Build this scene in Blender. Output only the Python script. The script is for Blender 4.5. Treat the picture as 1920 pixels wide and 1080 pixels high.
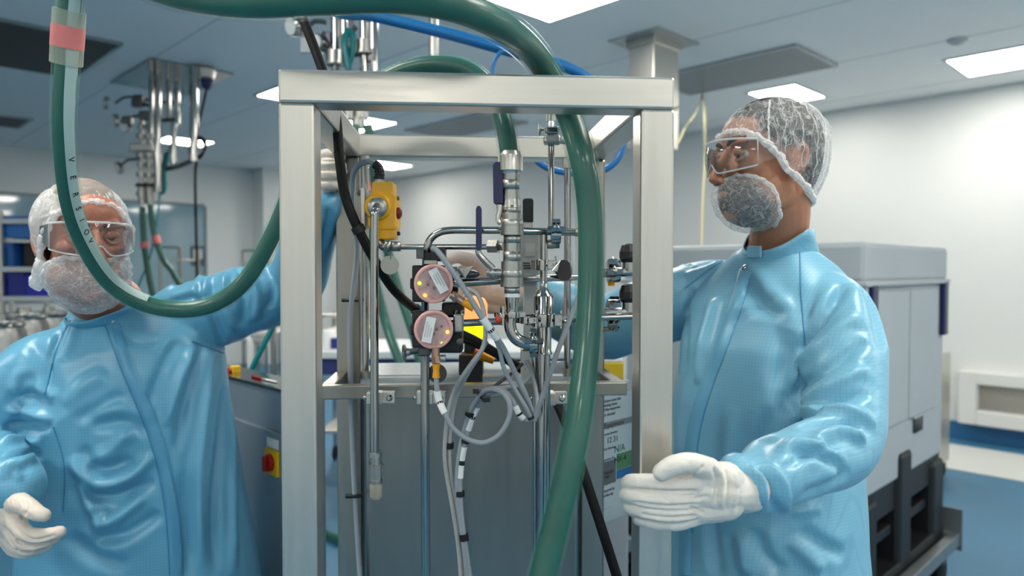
import bpy, bmesh, math, random
import numpy as np
from mathutils import Vector, Matrix, noise
from mathutils.bvhtree import BVHTree
for o in list(bpy.data.objects):
    bpy.data.objects.remove(o, do_unlink=True)
SC = bpy.context.scene
COL = SC.collection
random.seed(7)
# ------------------------------------------------------------------ camera
FPX, HCAM, PITCH = 1340.0, 1.45, math.atan(37 / 1340.0)
cam_d = bpy.data.cameras.new('camera'); cam = bpy.data.objects.new('camera', cam_d); COL.objects.link(cam)
cam_d.sensor_width = 36.0; cam_d.lens = 36.0 * FPX / 1920.0
cam_d.clip_start = 0.02; cam_d.clip_end = 60
cam.location = (0, 0, HCAM); cam.rotation_euler = (math.pi / 2 - PITCH, 0, 0)
cam_d.dof.use_dof = True; cam_d.dof.focus_distance = 1.16; cam_d.dof.aperture_fstop = 3.2
SC.camera = cam
# ------------------------------------------------------------------ world, exposure
W = bpy.data.worlds.new('world'); SC.world = W; W.use_nodes = True
W.node_tree.nodes['Background'].inputs[0].default_value = (0.55, 0.65, 0.75, 1)
W.node_tree.nodes['Background'].inputs[1].default_value = 0.15
vs = SC.view_settings
vs.view_transform = 'Standard'; vs.look = 'None'; vs.gamma = 1.0; vs.use_curve_mapping = False
vs.exposure = 0.6
SC.cycles.max_bounces = 6; SC.cycles.diffuse_bounces = 3; SC.cycles.glossy_bounces = 3; SC.cycles.transparent_max_bounces = 12
SC.cycles.caustics_reflective = False; SC.cycles.caustics_refractive = False
PANEL_STRENGTH = 15.0
ZC = 2.95            # ceiling height

# ------------------------------------------------------------------ photo geometry helpers
def ray(px, py):
    rx, ry = (px - 960) / FPX, (540 - py) / FPX
    return Vector((rx, ry * math.sin(PITCH) + math.cos(PITCH), ry * math.cos(PITCH) - math.sin(PITCH)))
def P(px, py, d):
    r = ray(px, py); return Vector((0, 0, HCAM)) + r * (d / r.y)
def PC(px, py, z=None):                      # point on a horizontal plane
    r = ray(px, py); z = ZC if z is None else z
    return Vector((0, 0, HCAM)) + r * ((z - HCAM) / r.z)
A_L, A_R = math.radians(-44.5), math.radians(45.5)
RL = Vector((math.sin(A_L), math.cos(A_L), 0))     # room axis running away to the left
RR = Vector((math.sin(A_R), math.cos(A_R), 0))     # room axis running away to the right
UP = Vector((0, 0, 1))
FD = Vector((math.sin(math.radians(-4.6)), math.cos(math.radians(-4.6)), 0))   # frame depth
FW = Vector((FD.y, -FD.x, 0))                                                  # frame width

# ------------------------------------------------------------------ materials
def lin(c):
    return tuple((v / 12.92 if v <= 0.04045 else ((v + 0.055) / 1.055) ** 2.4) for v in [x / 255.0 for x in c])
MATS = {}
def mat(name, rgb, rough=0.5, metal=0.0, var=0.0, vscale=8.0, bump=0.0, bscale=60.0, stretch=None, rvar=0.0, coat=0.0,
        emit=0.0, trans=0.0, sheen=0.0, spec=0.5, alpha=1.0, aniso=0.0, sss=0.0):
    if name in MATS: return MATS[name]
    m = bpy.data.materials.new(name); m.use_nodes = True; MATS[name] = m
    nt = m.node_tree; b = nt.nodes['Principled BSDF']
    c = lin(rgb)
    b.inputs['Base Color'].default_value = (*c, 1); b.inputs['Roughness'].default_value = rough
    b.inputs['Metallic'].default_value = metal; b.inputs['Specular IOR Level'].default_value = spec
    b.inputs['Coat Weight'].default_value = coat; b.inputs['Coat Roughness'].default_value = 0.08
    b.inputs['Transmission Weight'].default_value = trans; b.inputs['Alpha'].default_value = alpha
    if sheen: b.inputs['Sheen Weight'].default_value = sheen; b.inputs['Sheen Roughness'].default_value = 0.4
    if aniso: b.inputs['Anisotropic'].default_value = aniso
    if sss:
        b.inputs['Subsurface Weight'].default_value = sss; b.inputs['Subsurface Radius'].default_value = (0.012, 0.005, 0.003)
        b.inputs['Subsurface Scale'].default_value = 0.6
    if emit:
        b.inputs['Emission Color'].default_value = (*c, 1); b.inputs['Emission Strength'].default_value = emit
    if var or bump or rvar:
        tc = nt.nodes.new('ShaderNodeTexCoord'); mp = nt.nodes.new('ShaderNodeMapping')
        nt.links.new(tc.outputs['Object'], mp.inputs['Vector'])
        if stretch: mp.inputs['Scale'].default_value = stretch
        if var or rvar:
            n = nt.nodes.new('ShaderNodeTexNoise'); n.inputs['Scale'].default_value = vscale; n.inputs['Detail'].default_value = 5
            nt.links.new(mp.outputs[0], n.inputs['Vector'])
            if var:
                r = nt.nodes.new('ShaderNodeMapRange'); r.inputs[1].default_value = 0.3; r.inputs[2].default_value = 0.7
                r.inputs[3].default_value = 1 - var; r.inputs[4].default_value = 1 + var
                nt.links.new(n.outputs[0], r.inputs[0])
                mx = nt.nodes.new('ShaderNodeMix'); mx.data_type = 'RGBA'; mx.blend_type = 'MULTIPLY'; mx.inputs[0].default_value = 1
                mx.inputs[6].default_value = (*c, 1); nt.links.new(r.outputs[0], mx.inputs[7]); nt.links.new(mx.outputs[2], b.inputs['Base Color'])
            if rvar:
                r = nt.nodes.new('ShaderNodeMapRange'); r.inputs[1].default_value = 0.3; r.inputs[2].default_value = 0.7
                r.inputs[3].default_value = max(0.02, rough - rvar); r.inputs[4].default_value = rough + rvar
                nt.links.new(n.outputs[0], r.inputs[0]); nt.links.new(r.outputs[0], b.inputs['Roughness'])
        if bump:
            n2 = nt.nodes.new('ShaderNodeTexNoise'); n2.inputs['Scale'].default_value = bscale; n2.inputs['Detail'].default_value = 4
            nt.links.new(mp.outputs[0], n2.inputs['Vector'])
            bp = nt.nodes.new('ShaderNodeBump'); bp.inputs['Strength'].default_value = bump; bp.inputs['Distance'].default_value = 0.004
            nt.links.new(n2.outputs[0], bp.inputs['Height']); nt.links.new(bp.outputs[0], b.inputs['Normal'])
    return m
def film(name, rgb, haze=0.3, crease=0.9, scale=45.0, stretch=(1, 1, 1), gloss=0.1, kind='net'):
    """thin see-through sheet: transparent mixed with white fibre; crease lines are denser"""
    m = bpy.data.materials.new(name); m.use_nodes = True; MATS[name] = m
    nt = m.node_tree; nd = nt.nodes; lk = nt.links
    b = nd['Principled BSDF']; out = nd['Material Output']
    b.inputs['Base Color'].default_value = (*lin(rgb), 1); b.inputs['Roughness'].default_value = 0.55
    b.inputs['Subsurface Weight'].default_value = 0.0
    tl = nd.new('ShaderNodeBsdfTranslucent'); tl.inputs[0].default_value = (*lin(rgb), 1)
    mb = nd.new('ShaderNodeMixShader'); mb.inputs[0].default_value = 0.35 if kind == 'net' else 0.1
    lk.new(b.outputs[0], mb.inputs[1]); lk.new(tl.outputs[0], mb.inputs[2])
    tr = nd.new('ShaderNodeBsdfTransparent'); mx = nd.new('ShaderNodeMixShader')
    lk.new(tr.outputs[0], mx.inputs[1]); lk.new(mb.outputs[0], mx.inputs[2]); lk.new(mx.outputs[0], out.inputs[0])
    if kind == 'net':
        tc = nd.new('ShaderNodeTexCoord'); mp = nd.new('ShaderNodeMapping'); mp.inputs['Scale'].default_value = stretch
        lk.new(tc.outputs['Object'], mp.inputs[0])
        fac = None
        for sc_, wd, cr in ((scale, 0.035, crease), (scale * 2.3, 0.045, crease * 0.7)):
            nz = nd.new('ShaderNodeTexNoise'); nz.inputs['Scale'].default_value = sc_; nz.inputs['Detail'].default_value = 1.5; nz.inputs['Distortion'].default_value = 0.9
            lk.new(mp.outputs[0], nz.inputs['Vector'])
            sb = nd.new('ShaderNodeMath'); sb.operation = 'SUBTRACT'; sb.inputs[1].default_value = 0.5; lk.new(nz.outputs[0], sb.inputs[0])
            ab = nd.new('ShaderNodeMath'); ab.operation = 'ABSOLUTE'; lk.new(sb.outputs[0], ab.inputs[0])
            r = nd.new('ShaderNodeMapRange'); r.inputs[1].default_value = 0.0; r.inputs[2].default_value = wd
            r.inputs[3].default_value = cr; r.inputs[4].default_value = haze; lk.new(ab.outputs[0], r.inputs[0])
            if fac is None: fac = r.outputs[0]
            else:
                mm = nd.new('ShaderNodeMath'); mm.operation = 'MAXIMUM'; lk.new(fac, mm.inputs[0]); lk.new(r.outputs[0], mm.inputs[1]); fac = mm.outputs[0]
        n3 = nd.new('ShaderNodeTexNoise'); n3.inputs['Scale'].default_value = 14; lk.new(mp.outputs[0], n3.inputs['Vector'])
        r3 = nd.new('ShaderNodeMapRange'); r3.inputs[1].default_value = 0.35; r3.inputs[2].default_value = 0.65; r3.inputs[3].default_value = 0.75; r3.inputs[4].default_value = 1.15
        lk.new(n3.outputs[0], r3.inputs[0])
        m2 = nd.new('ShaderNodeMath'); m2.operation = 'MULTIPLY'; m2.use_clamp = True; lk.new(fac, m2.inputs[0]); lk.new(r3.outputs[0], m2.inputs[1])
        lk.new(m2.outputs[0], mx.inputs[0])
    else:
        mx.inputs[0].default_value = haze; b.inputs['Roughness'].default_value = gloss
        if kind == 'glass':
            gs = nd.new('ShaderNodeBsdfGlossy'); gs.inputs['Roughness'].default_value = gloss; fz = nd.new('ShaderNodeFresnel'); fz.inputs[0].default_value = 1.5
            m3 = nd.new('ShaderNodeMixShader'); lk.new(fz.outputs[0], m3.inputs[0]); lk.new(mx.outputs[0], m3.inputs[1]); lk.new(gs.outputs[0], m3.inputs[2]); lk.new(m3.outputs[0], out.inputs[0])
    return m

# ------------------------------------------------------------------ object helpers
def tag(o, label=None, cat=None, group=None, kind=None):
    if label: o['label'] = label
    if cat: o['category'] = cat
    if group: o['group'] = group
    if kind: o['kind'] = kind
    return o
ROOTLOC = {}
def thing(name, label, cat, loc, group=None, kind=None):
    o = bpy.data.objects.new(name, None); COL.objects.link(o); o.location = loc
    o.empty_display_size = 0.05; ROOTLOC[o.name] = Vector(loc)
    return tag(o, label, cat, group, kind)
def link(name, me, m, parent=None, smooth=True):
    o = bpy.data.objects.new(name, me); COL.objects.link(o)
    if m is not None and not me.materials: me.materials.append(m)
    if smooth == 'flat': pass
    elif smooth:
        for p in me.polygons: p.use_smooth = True
    if parent is not None:
        o.parent = parent
        l = ROOTLOC.get(parent.name)
        if l is not None: o.matrix_parent_inverse = Matrix.Translation(-l)
    return o
class MB:
    def __init__(s): s.bm = bmesh.new()
    def box(s, c, ux, uy, uz):
        """box from centre and three half-extent vectors"""
        c = Vector(c); vs_ = []
        for k in (-1, 1):
            for j in (-1, 1):
                for i in (-1, 1): vs_.append(s.bm.verts.new(c + ux * i + uy * j + uz * k))
        for f in ((0, 2, 3, 1), (4, 5, 7, 6), (0, 1, 5, 4), (2, 6, 7, 3), (0, 4, 6, 2), (1, 3, 7, 5)): s.bm.faces.new([vs_[i] for i in f])
        return s
    def aabox(s, c, hx, hy, hz, yaw=0.0):
        cx, sx = math.cos(yaw), math.sin(yaw)
        return s.box(c, Vector((cx, sx, 0)) * hx, Vector((-sx, cx, 0)) * hy, UP * hz)
    def prism(s, poly, off):
        a = [s.bm.verts.new(p) for p in poly]; b = [s.bm.verts.new(Vector(p) + off) for p in poly]; n = len(a)
        s.bm.faces.new(a[::-1]); s.bm.faces.new(b)
        for i in range(n): s.bm.faces.new((a[i], a[(i + 1) % n], b[(i + 1) % n], b[i]))
        return s
    def tube(s, pts, r, seg=12, sub=0, cap=True, close=False):
        pts = [Vector(p) for p in pts]; rr = list(r) if isinstance(r, (list, tuple)) else [r] * len(pts)
        if sub: pts, rr = catmull(pts, rr, sub)
        n = len(pts); rings = []
        t0 = (pts[1] - pts[0]).normalized(); ref = UP if abs(t0.z) < 0.9 else Vector((1, 0, 0))
        u = t0.cross(ref).normalized()
        for i in range(n):
            if i == 0: t = pts[1] - pts[0]
            elif i == n - 1: t = pts[-1] - pts[-2]
            else: t = (pts[i + 1] - pts[i]).normalized() + (pts[i] - pts[i - 1]).normalized()
            if t.length < 1e-9: t = t0
            t = t.normalized(); u = (u - t * u.dot(t)).normalized(); v = t.cross(u)
            rings.append([s.bm.verts.new(pts[i] + (u * math.cos(2 * math.pi * k / seg) + v * math.sin(2 * math.pi * k / seg)) * rr[i]) for k in range(seg)])
        for i in range(n - 1):
            for k in range(seg):
                s.bm.faces.new((rings[i][k], rings[i][(k + 1) % seg], rings[i + 1][(k + 1) % seg], rings[i + 1][k]))
        if cap: s.bm.faces.new(rings[0][::-1]); s.bm.faces.new(rings[-1])
        return s
    def cyl(s, a, b, r, seg=16, r2=None): return s.tube([a, b], [r, r if r2 is None else r2], seg)
    def lathe(s, a, axis, prof, seg=20):
        """prof: list of (distance along axis, radius)"""
        axis = Vector(axis).normalized(); a = Vector(a)
        ref = UP if abs(axis.z) < 0.9 else Vector((1, 0, 0)); u = axis.cross(ref).normalized(); v = axis.cross(u)
        rings = []
        for t, r in prof:
            r = max(r, 1e-5)
            rings.append([s.bm.verts.new(a + axis * t + (u * math.cos(2 * math.pi * k / seg) + v * math.sin(2 * math.pi * k / seg)) * r) for k in range(seg)])
        for i in range(len(rings) - 1):
            for k in range(seg): s.bm.faces.new((rings[i][k], rings[i][(k + 1) % seg], rings[i + 1][(k + 1) % seg], rings[i + 1][k]))
        s.bm.faces.new(rings[0][::-1]); s.bm.faces.new(rings[-1])
        return s
    def ell(s, c, R, rx, ry, rz, u=20, v=14):
        """ellipsoid; R is a 3x3 frame matrix (columns are axes)"""
        M = Matrix.Translation(c) @ R.to_4x4() @ Matrix.Diagonal((rx, ry, rz, 1))
        bmesh.ops.create_uvsphere(s.bm, u_segments=u, v_segments=v, radius=1.0, matrix=M); return s
    def torus(s, c, axis, R, r, seg=24, sseg=8):
        axis = Vector(axis).normalized(); ref = UP if abs(axis.z) < 0.9 else Vector((1, 0, 0)); u = axis.cross(ref).normalized(); v = axis.cross(u); c = Vector(c)
        rings = []
        for i in range(seg):
            a = 2 * math.pi * i / seg; d = u * math.cos(a) + v * math.sin(a)
            rings.append([s.bm.verts.new(c + d * (R + r * math.cos(2 * math.pi * k / sseg)) + axis * r * math.sin(2 * math.pi * k / sseg)) for k in range(sseg)])
        for i in range(seg):
            for k in range(sseg): s.bm.faces.new((rings[i][k], rings[i][(k + 1) % sseg], rings[(i + 1) % seg][(k + 1) % sseg], rings[(i + 1) % seg][k]))
        return s
    def grid(s, rows):
        vv = [[s.bm.verts.new(p) for p in r] for r in rows]
        for i in range(len(vv) - 1):
            for k in range(len(vv[0]) - 1): s.bm.faces.new((vv[i][k], vv[i][k + 1], vv[i + 1][k + 1], vv[i + 1][k]))
        return s
    def build(s, name, m, parent=None, bevel=0.0, smooth=None, bseg=2):
        if bevel:
            bmesh.ops.bevel(s.bm, geom=list(s.bm.edges), offset=bevel, segments=bseg, affect='EDGES', clamp_overlap=True, profile=0.5)
        bmesh.ops.recalc_face_normals(s.bm, faces=list(s.bm.faces))
        me = bpy.data.meshes.new(name); 
        if smooth is None: smooth = 'flat' if bevel else True
        if smooth and smooth != 'flat':
            for e in s.bm.edges:
                if len(e.link_faces) == 2 and e.calc_face_angle(0) > math.radians(38): e.smooth = False
        s.bm.to_mesh(me); s.bm.free()
        return link(name, me, m, parent, smooth)
def catmull(pts, rr, sub):
    out, ro = [], []
    n = len(pts)
    for i in range(n - 1):
        p0, p1, p2, p3 = pts[max(i - 1, 0)], pts[i], pts[i + 1], pts[min(i + 2, n - 1)]
        for k in range(sub):
            t = k / sub
            out.append(0.5 * ((2 * p1) + (p2 - p0) * t + (2 * p0 - 5 * p1 + 4 * p2 - p3) * t * t + (3 * p1 - p0 - 3 * p2 + p3) * t ** 3))
            ro.append(rr[i] * (1 - t) + rr[i + 1] * t)
    out.append(pts[-1]); ro.append(rr[-1]); return out, ro
def text(s, size, origin, xdir, ydir, m, parent, name='lettering', thick=0.0002, align='LEFT'):
    cu = bpy.data.curves.new(name, 'FONT'); cu.body = s; cu.size = size; cu.extrude = thick; cu.align_x = align
    to = bpy.data.objects.new(name, cu); COL.objects.link(to)
    dg = bpy.context.evaluated_depsgraph_get(); me = bpy.data.meshes.new_from_object(to.evaluated_get(dg))
    bpy.data.objects.remove(to, do_unlink=True)
    xd, yd = Vector(xdir).normalized(), Vector(ydir).normalized(); zd = xd.cross(yd)
    M = Matrix((( xd.x, yd.x, zd.x, origin[0]), (xd.y, yd.y, zd.y, origin[1]), (xd.z, yd.z, zd.z, origin[2]), (0, 0, 0, 1)))
    me.transform(M); me.materials.clear()
    return link(name, me, m, parent, False)
def remesh(bm, voxel, smooth=6):
    bmesh.ops.recalc_face_normals(bm, faces=list(bm.faces))
    me = bpy.data.meshes.new('tmp'); bm.to_mesh(me); bm.free()
    o = bpy.data.objects.new('tmp', me); COL.objects.link(o)
    r = o.modifiers.new('r', 'REMESH'); r.mode = 'VOXEL'; r.voxel_size = voxel; r.adaptivity = 0
    if smooth:
        q = o.modifiers.new('s', 'SMOOTH'); q.factor = 0.5; q.iterations = smooth
    dg = bpy.context.evaluated_depsgraph_get(); out = bpy.data.meshes.new_from_object(o.evaluated_get(dg))
    bpy.data.objects.remove(o, do_unlink=True); bpy.data.meshes.remove(me)
    for p in out.polygons: p.use_smooth = True
    out.materials.clear()
    return out

# materials used all over
STEEL = mat('brushed_steel', (206, 202, 194), 0.36, 1.0, var=0.03, vscale=3, rvar=0.04, stretch=(30, 30, 2))
STEELH = mat('brushed_steel_h', (206, 202, 194), 0.36, 1.0, var=0.03, vscale=3, rvar=0.04, stretch=(2, 30, 30))
POL = mat('polished_steel', (172, 171, 168), 0.12, 1.0)
CAST = mat('cast_steel', (172, 171, 166), 0.36, 1.0, bump=0.08, bscale=300)
DKST = mat('dark_steel', (96, 97, 98), 0.34, 1.0, var=0.1, vscale=2)
BLK = mat('black_plastic', (18, 18, 20), 0.45)
BLKR = mat('black_rubber', (9, 9, 10), 0.55, spec=0.25)
WHT = mat('white_paint', (236, 237, 236), 0.5)
NAVY = mat('navy_grip', (14, 22, 74), 0.4, coat=0.1)
YEL = mat('yellow_enamel', (240, 176, 8), 0.38, coat=0.3, bump=0.03, bscale=200)
ORG = mat('orange_plastic', (240, 160, 20), 0.4)
GREYC = mat('grey_cable', (150, 158, 164), 0.5)
BLUE = mat('blue_hose', (6, 104, 168), 0.35, coat=0.2)
TEAL = mat('teal_hose', (10, 120, 125), 0.4)
LABELW = mat('white_label', (235, 236, 235), 0.6)
INK = mat('ink', (25, 25, 28), 0.7)
PINK = mat('pink_band', (225, 130, 125), 0.5)
# ------------------------------------------------------------------ room shell
OR_, OL_ = 7.0, 10.6                     # offsets of the right and left-back walls along the room axes
def RM(a, b, z=0.0): return RR * a + RL * b + UP * z     # room coordinates
def wallpt(px, py, axis, off):
    r = ray(px, py); o = Vector((0, 0, HCAM)); return o + r * ((off - o.dot(axis)) / r.dot(axis))
RA0, RB0 = -3.4, -3.4                    # the two walls behind the camera
M_WALL = mat('wall_panel_white', (232, 234, 232), 0.42, var=0.015, vscale=0.6)
M_CEIL = mat('ceiling_panel', (240, 243, 244), 0.5, var=0.02, vscale=0.5)
M_FLOOR = mat('blue_vinyl_floor', (60, 118, 152), 0.42, var=0.05, vscale=1.5)
M_STRIP = mat('white_floor_strip', (222, 224, 220), 0.4)
M_GREYV = mat('grey_vent', (148, 152, 152), 0.55)
def slab(name, poly, off, m, kind='structure', parent=None, label=None):
    o = MB().prism(poly, off).build(name, m, parent, smooth='flat')
    if parent is None: tag(o, label, None, None, kind)
    return o
c4 = lambda z: [RM(RA0, RB0, z), RM(OR_, RB0, z), RM(OR_, OL_, z), RM(RA0, OL_, z)]
floor = slab('floor', c4(0), Vector((0, 0, -0.1)), M_FLOOR, label='blue vinyl cleanroom floor')
ceiling = slab('ceiling', c4(ZC), Vector((0, 0, 0.1)), M_CEIL, label='pale cleanroom ceiling of flush panels')
slab('wall_right', [RM(OR_, RB0), RM(OR_, OL_), RM(OR_, OL_, ZC), RM(OR_, RB0, ZC)], RR * 0.1, M_WALL, label='bright white wall on the right')
slab('wall_left', [RM(RA0, OL_), RM(OR_, OL_), RM(OR_, OL_, ZC), RM(RA0, OL_, ZC)], RL * 0.1, M_WALL, label='white wall with the viewing window')
slab('wall_back', [RM(RA0, RB0), RM(RA0, OL_), RM(RA0, OL_, ZC), RM(RA0, RB0, ZC)], RR * -0.1, M_WALL, label='white wall behind the camera on the left')
slab('wall_front', [RM(RA0, RB0), RM(OR_, RB0), RM(OR_, RB0, ZC), RM(RA0, RB0, ZC)], RL * -0.1, M_WALL, label='white wall behind the camera')
# boxed-out column on the left wall where it turns bright
a = wallpt(493, 330, RL, OL_ - 0.35); k = a.dot(RR)
MBp = MB().box(RM(k + 0.55, OL_ - 0.17, ZC / 2), RR * 0.55, RL * 0.18, UP * (ZC / 2 - 0.001))
tag(MBp.build('wall_pier', M_WALL, None, smooth='flat'), 'white boxed-out pier on the back wall', None, None, 'structure')
# white strip on the floor and skirting
sp = MB().box(RM(6.27, 2.0, 0.002), RR * 0.42, RL * 6.8, UP * 0.002).build('trim_1', M_STRIP, None, smooth='flat'); tag(sp, 'white strip set in the blue floor', None, None, 'structure')
sk = MB().box(RM(OR_ - 0.01, 2.0, 0.07), RR * 0.012, RL * 6.9, UP * 0.07).build('baseboard_right', mat('blue_skirting', (52, 112, 160), 0.45), None, smooth='flat'); tag(sk, 'blue coved skirting along the right wall', None, None, 'structure')
# seams between ceiling panels
M_SEAM = mat('seam_sealant', (186, 194, 198), 0.6)
for i in range(-3, 8):
    MB().box(RM(-0.62 + 1.2 * i if -0.62 + 1.2 * i < OR_ else OR_ - 0.05, 2.8, ZC - 0.0005), RR * 0.004, RL * 7.7, UP * 0.001).build('ceiling_seam', M_SEAM, ceiling, smooth='flat')

# --- return-air box on the right wall
def wr(px, py): return wallpt(px, py, RR, OR_ - 0.16)
p0 = wr(1797, 695); z1 = p0.z; b1 = p0.dot(RL); z0 = 0.155
ra = thing('return_air_box', 'white low wall return air box with open recess', 'air vent', RM(OR_ - 0.1, b1 - 0.6, 0.0))
b0 = b1 - 1.25
M_RA = mat('return_box_white', (228, 229, 226), 0.45)
for nm, bb0, bb1, zz0, zz1 in (('frame_side', b1 - 0.13, b1, z0, z1), ('frame_side', b0, b0 + 0.13, z0, z1), ('frame_top', b0 + 0.13, b1 - 0.13, z1 - 0.1, z1), ('frame_bottom', b0 + 0.13, b1 - 0.13, z0, z0 + 0.12)):
    MB().box(RM(OR_ - 0.08, (bb0 + bb1) / 2, (zz0 + zz1) / 2), RR * 0.08, RL * ((bb1 - bb0) / 2), UP * ((zz1 - zz0) / 2)).build(nm, M_RA, ra, bevel=0.008)
MB().box(RM(OR_ - 0.02, (b0 + b1) / 2, (z0 + z1) / 2), RR * 0.008, RL * 0.5, UP * ((z1 - z0) / 2 - 0.1)).build('filter_panel', mat('filter_grey', (176, 172, 164), 0.7), ra, smooth='flat')
MB().box(RM(OR_ - 0.05, (b0 + b1) / 2, z0 + 0.42), RR * 0.04, RL * 0.49, UP * 0.008).build('shelf_bar', M_RA, ra, smooth='flat')

# --- viewing window on the left wall
def wl(px, py, o=0.0): return wallpt(px, py, RL, OL_ - o)
w_a, w_b = wl(-60, 362).dot(RR), wl(382, 388).dot(RR)
zt, zb = wl(382, 387).z, 1.05
M_WGL = mat('window_glass', (120, 158, 172), 0.04, 0.0, spec=0.9, coat=1.0)
win = MB().box(RM((w_a + w_b) / 2, OL_ - 0.005, (zt + zb) / 2), RR * ((w_b - w_a) / 2), RL * 0.006, UP * ((zt - zb) / 2)).build('window_1', M_WGL, None, smooth='flat')
tag(win, 'wide reflective viewing window in the left wall', None, None, 'structure')
M_WFR = mat('window_frame_grey', (120, 136, 142), 0.4, 0.3)
for (ra_, rb_, za, zb_) in ((w_a, w_b, zt, zt + 0.03), (w_a, w_b, zb - 0.03, zb), (w_b, w_b + 0.03, zb, zt)):
    MB().box(RM((ra_ + rb_) / 2, OL_ - 0.012, (za + zb_) / 2), RR * ((rb_ - ra_) / 2), RL * 0.012, UP * ((zb_ - za) / 2)).build('window_frame', M_WFR, win, smooth='flat')
q = wl(371, 480, 0.03)
ns = thing('wall_notice', 'small framed notice on the glass of the viewing window', 'notice', q)
MB().box(q, RR * 0.09, RL * 0.004, UP * 0.14).build('board', mat('notice_dark', (70, 90, 100), 0.5), ns, smooth='flat')
MB().box(q - RL * 0.005 + UP * 0.03, RR * 0.06, RL * 0.002, UP * 0.07).build('paper', LABELW, ns, smooth='flat')

# --- ceiling light panels
M_EMIT = mat('light_diffuser', (255, 250, 240), 0.5, emit=PANEL_STRENGTH)
M_LFR = mat('light_frame', (215, 220, 222), 0.4)
def panel(a0, a1, b0, b1, label, lit=True):
    c = RM((a0 + a1) / 2, (b0 + b1) / 2, ZC)
    t = thing('ceiling_light', label, 'ceiling light', c, 'ceiling light panels')
    MB().box(c - UP * 0.004, RR * ((a1 - a0) / 2), RL * ((b1 - b0) / 2), UP * 0.004).build('diffuser', M_EMIT, t, smooth='flat')
    for (aa, bb, ha, hb) in ((a0 - 0.012, (b0 + b1) / 2, 0.012, (b1 - b0) / 2 + 0.024), (a1 + 0.012, (b0 + b1) / 2, 0.012, (b1 - b0) / 2 + 0.024),
                             ((a0 + a1) / 2, b0 - 0.012, (a1 - a0) / 2, 0.012), ((a0 + a1) / 2, b1 + 0.012, (a1 - a0) / 2, 0.012)):
        MB().box(RM(aa, bb, ZC - 0.005), RR * ha, RL * hb, UP * 0.005).build('frame', M_LFR, t, smooth='flat')
def corner(px, py): q = PC(px, py); return q.dot(RR), q.dot(RL)
a, b = corner(1030, 38); panel(a - 0.6, a, b - 0.9, b, 'large square ceiling light panel right above the steel frame')
a, b = corner(1490, 157); panel(a, a + 0.6, b, b + 0.40, 'ceiling light panel just above the netted head of the bearded man on the right')
a, b = corner(1775, 112); panel(a, a + 0.6, b - 0.5, b, 'ceiling light panel cut by the right edge of the photo')
a, b = corner(315, 255); panel(a, a + 0.52, b, b + 0.42, 'ceiling light panel behind the ceiling pipe drop on the left')
a, b = corner(482, 178); panel(a, a + 0.6, b - 0.9, b, 'ceiling light panel peeking out left of the steel frame top corner')
a, b = corner(773, 310); panel(a - 0.6, a, b, b + 0.5, 'distant ceiling light panel above the yellow box inside the frame')
a, b = corner(669, 248); panel(a - 0.6, a, b - 0.75, b, 'ceiling light panel seen past the top left corner inside the frame')
for (a, b) in ((-2.1, -2.1), (-2.1, 0.4), (-2.1, 3.6), (0.4, -2.1), (3.6, -2.1), (1.7, -0.3), (0.0, 1.7), (5.2, -1.5)):  # unseen panels added to brighten the walls, the men and the steel
    panel(a - 0.3, a + 0.3, b - 0.42, b + 0.42, 'added fill light panel on the ceiling, out of view')

# --- vents and grilles in the ceiling
def vent(px, py, la, lb, label, m, rim, cat='ceiling vent', z=0.012):
    a, b = corner(px, py); c = RM(a + la / 2, b + lb / 2, ZC)
    t = thing('ceiling_vent', label, cat, c)
    MB().box(c - UP * z / 2, RR * abs(la / 2), RL * abs(lb / 2), UP * z / 2).build('grille', m, t, smooth='flat')
    for s in (-1, 1):
        MB().box(c + RR * (s * (abs(la) / 2 + 0.012)) - UP * 0.008, RR * 0.012, RL * (abs(lb) / 2 + 0.024), UP * 0.008).build('rim', rim, t, smooth='flat')
        MB().box(c + RL * (s * (abs(lb) / 2 + 0.012)) - UP * 0.008, RR * abs(la / 2), RL * 0.012, UP * 0.008).build('rim', rim, t, smooth='flat')
    return t
M_RIM = mat('vent_rim', (176, 180, 180), 0.4, 0.4)
vent(1490, 84, 0.66, 1.2, 'flat grey ceiling vent beside the ceiling column', M_GREYV, M_RIM)
vent(985, 228, -0.6, 1.2, 'grey ceiling vent seen through the steel frame', M_GREYV, M_RIM)
vent(222, 80, -0.65, 1.15, 'big dark steel ceiling hatch behind the labelled hose', mat('dark_hatch', (16, 16, 26), 0.4, 0.0, spec=0.2), POL)
vent(56, 222, -0.6, 0.6, 'small dark ceiling grille at the left edge', mat('dark_grille', (52, 54, 60), 0.5), M_RIM)
# sprinkler / smoke head
q = PC(1795, 74)
sd = thing('smoke_detector', 'low round detector on the ceiling near the right light', 'detector', q)
MB().lathe(q, -UP, [(0, 0.06), (0.012, 0.06), (0.02, 0.045)], 24).build('base', mat('detector_white', (190, 196, 198), 0.5), sd)
MB().lathe(q - UP * 0.02, -UP, [(0, 0.045), (0.012, 0.03), (0.018, 0.012)], 24).build('cap', mat('detector_white', (190, 196, 198), 0.5), sd)

# --- steel ceiling column
q = RM(corner(1233, 60)[0] + 0.15, corner(1233, 60)[1] + 0.13, ZC)
zl = HCAM + (503 - 275) / FPX * 4.65
cc = thing('ceiling_column', 'square stainless column hanging from the ceiling behind the frame', 'column', q)
MB().box(Vector((q.x, q.y, (ZC + zl) / 2)), RR * 0.145, RL * 0.1, UP * ((ZC - zl) / 2)).build('shaft', STEEL, cc, bevel=0.006)
MB().box(q - UP * 0.03, RR * 0.16, RL * 0.115, UP * 0.03).build('collar', STEEL, cc, bevel=0.006)
MB().box(q - UP * 0.004, RR * 0.24, RL * 0.2, UP * 0.004).build('ceiling_plate', M_RIM, cc, smooth='flat')
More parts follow.
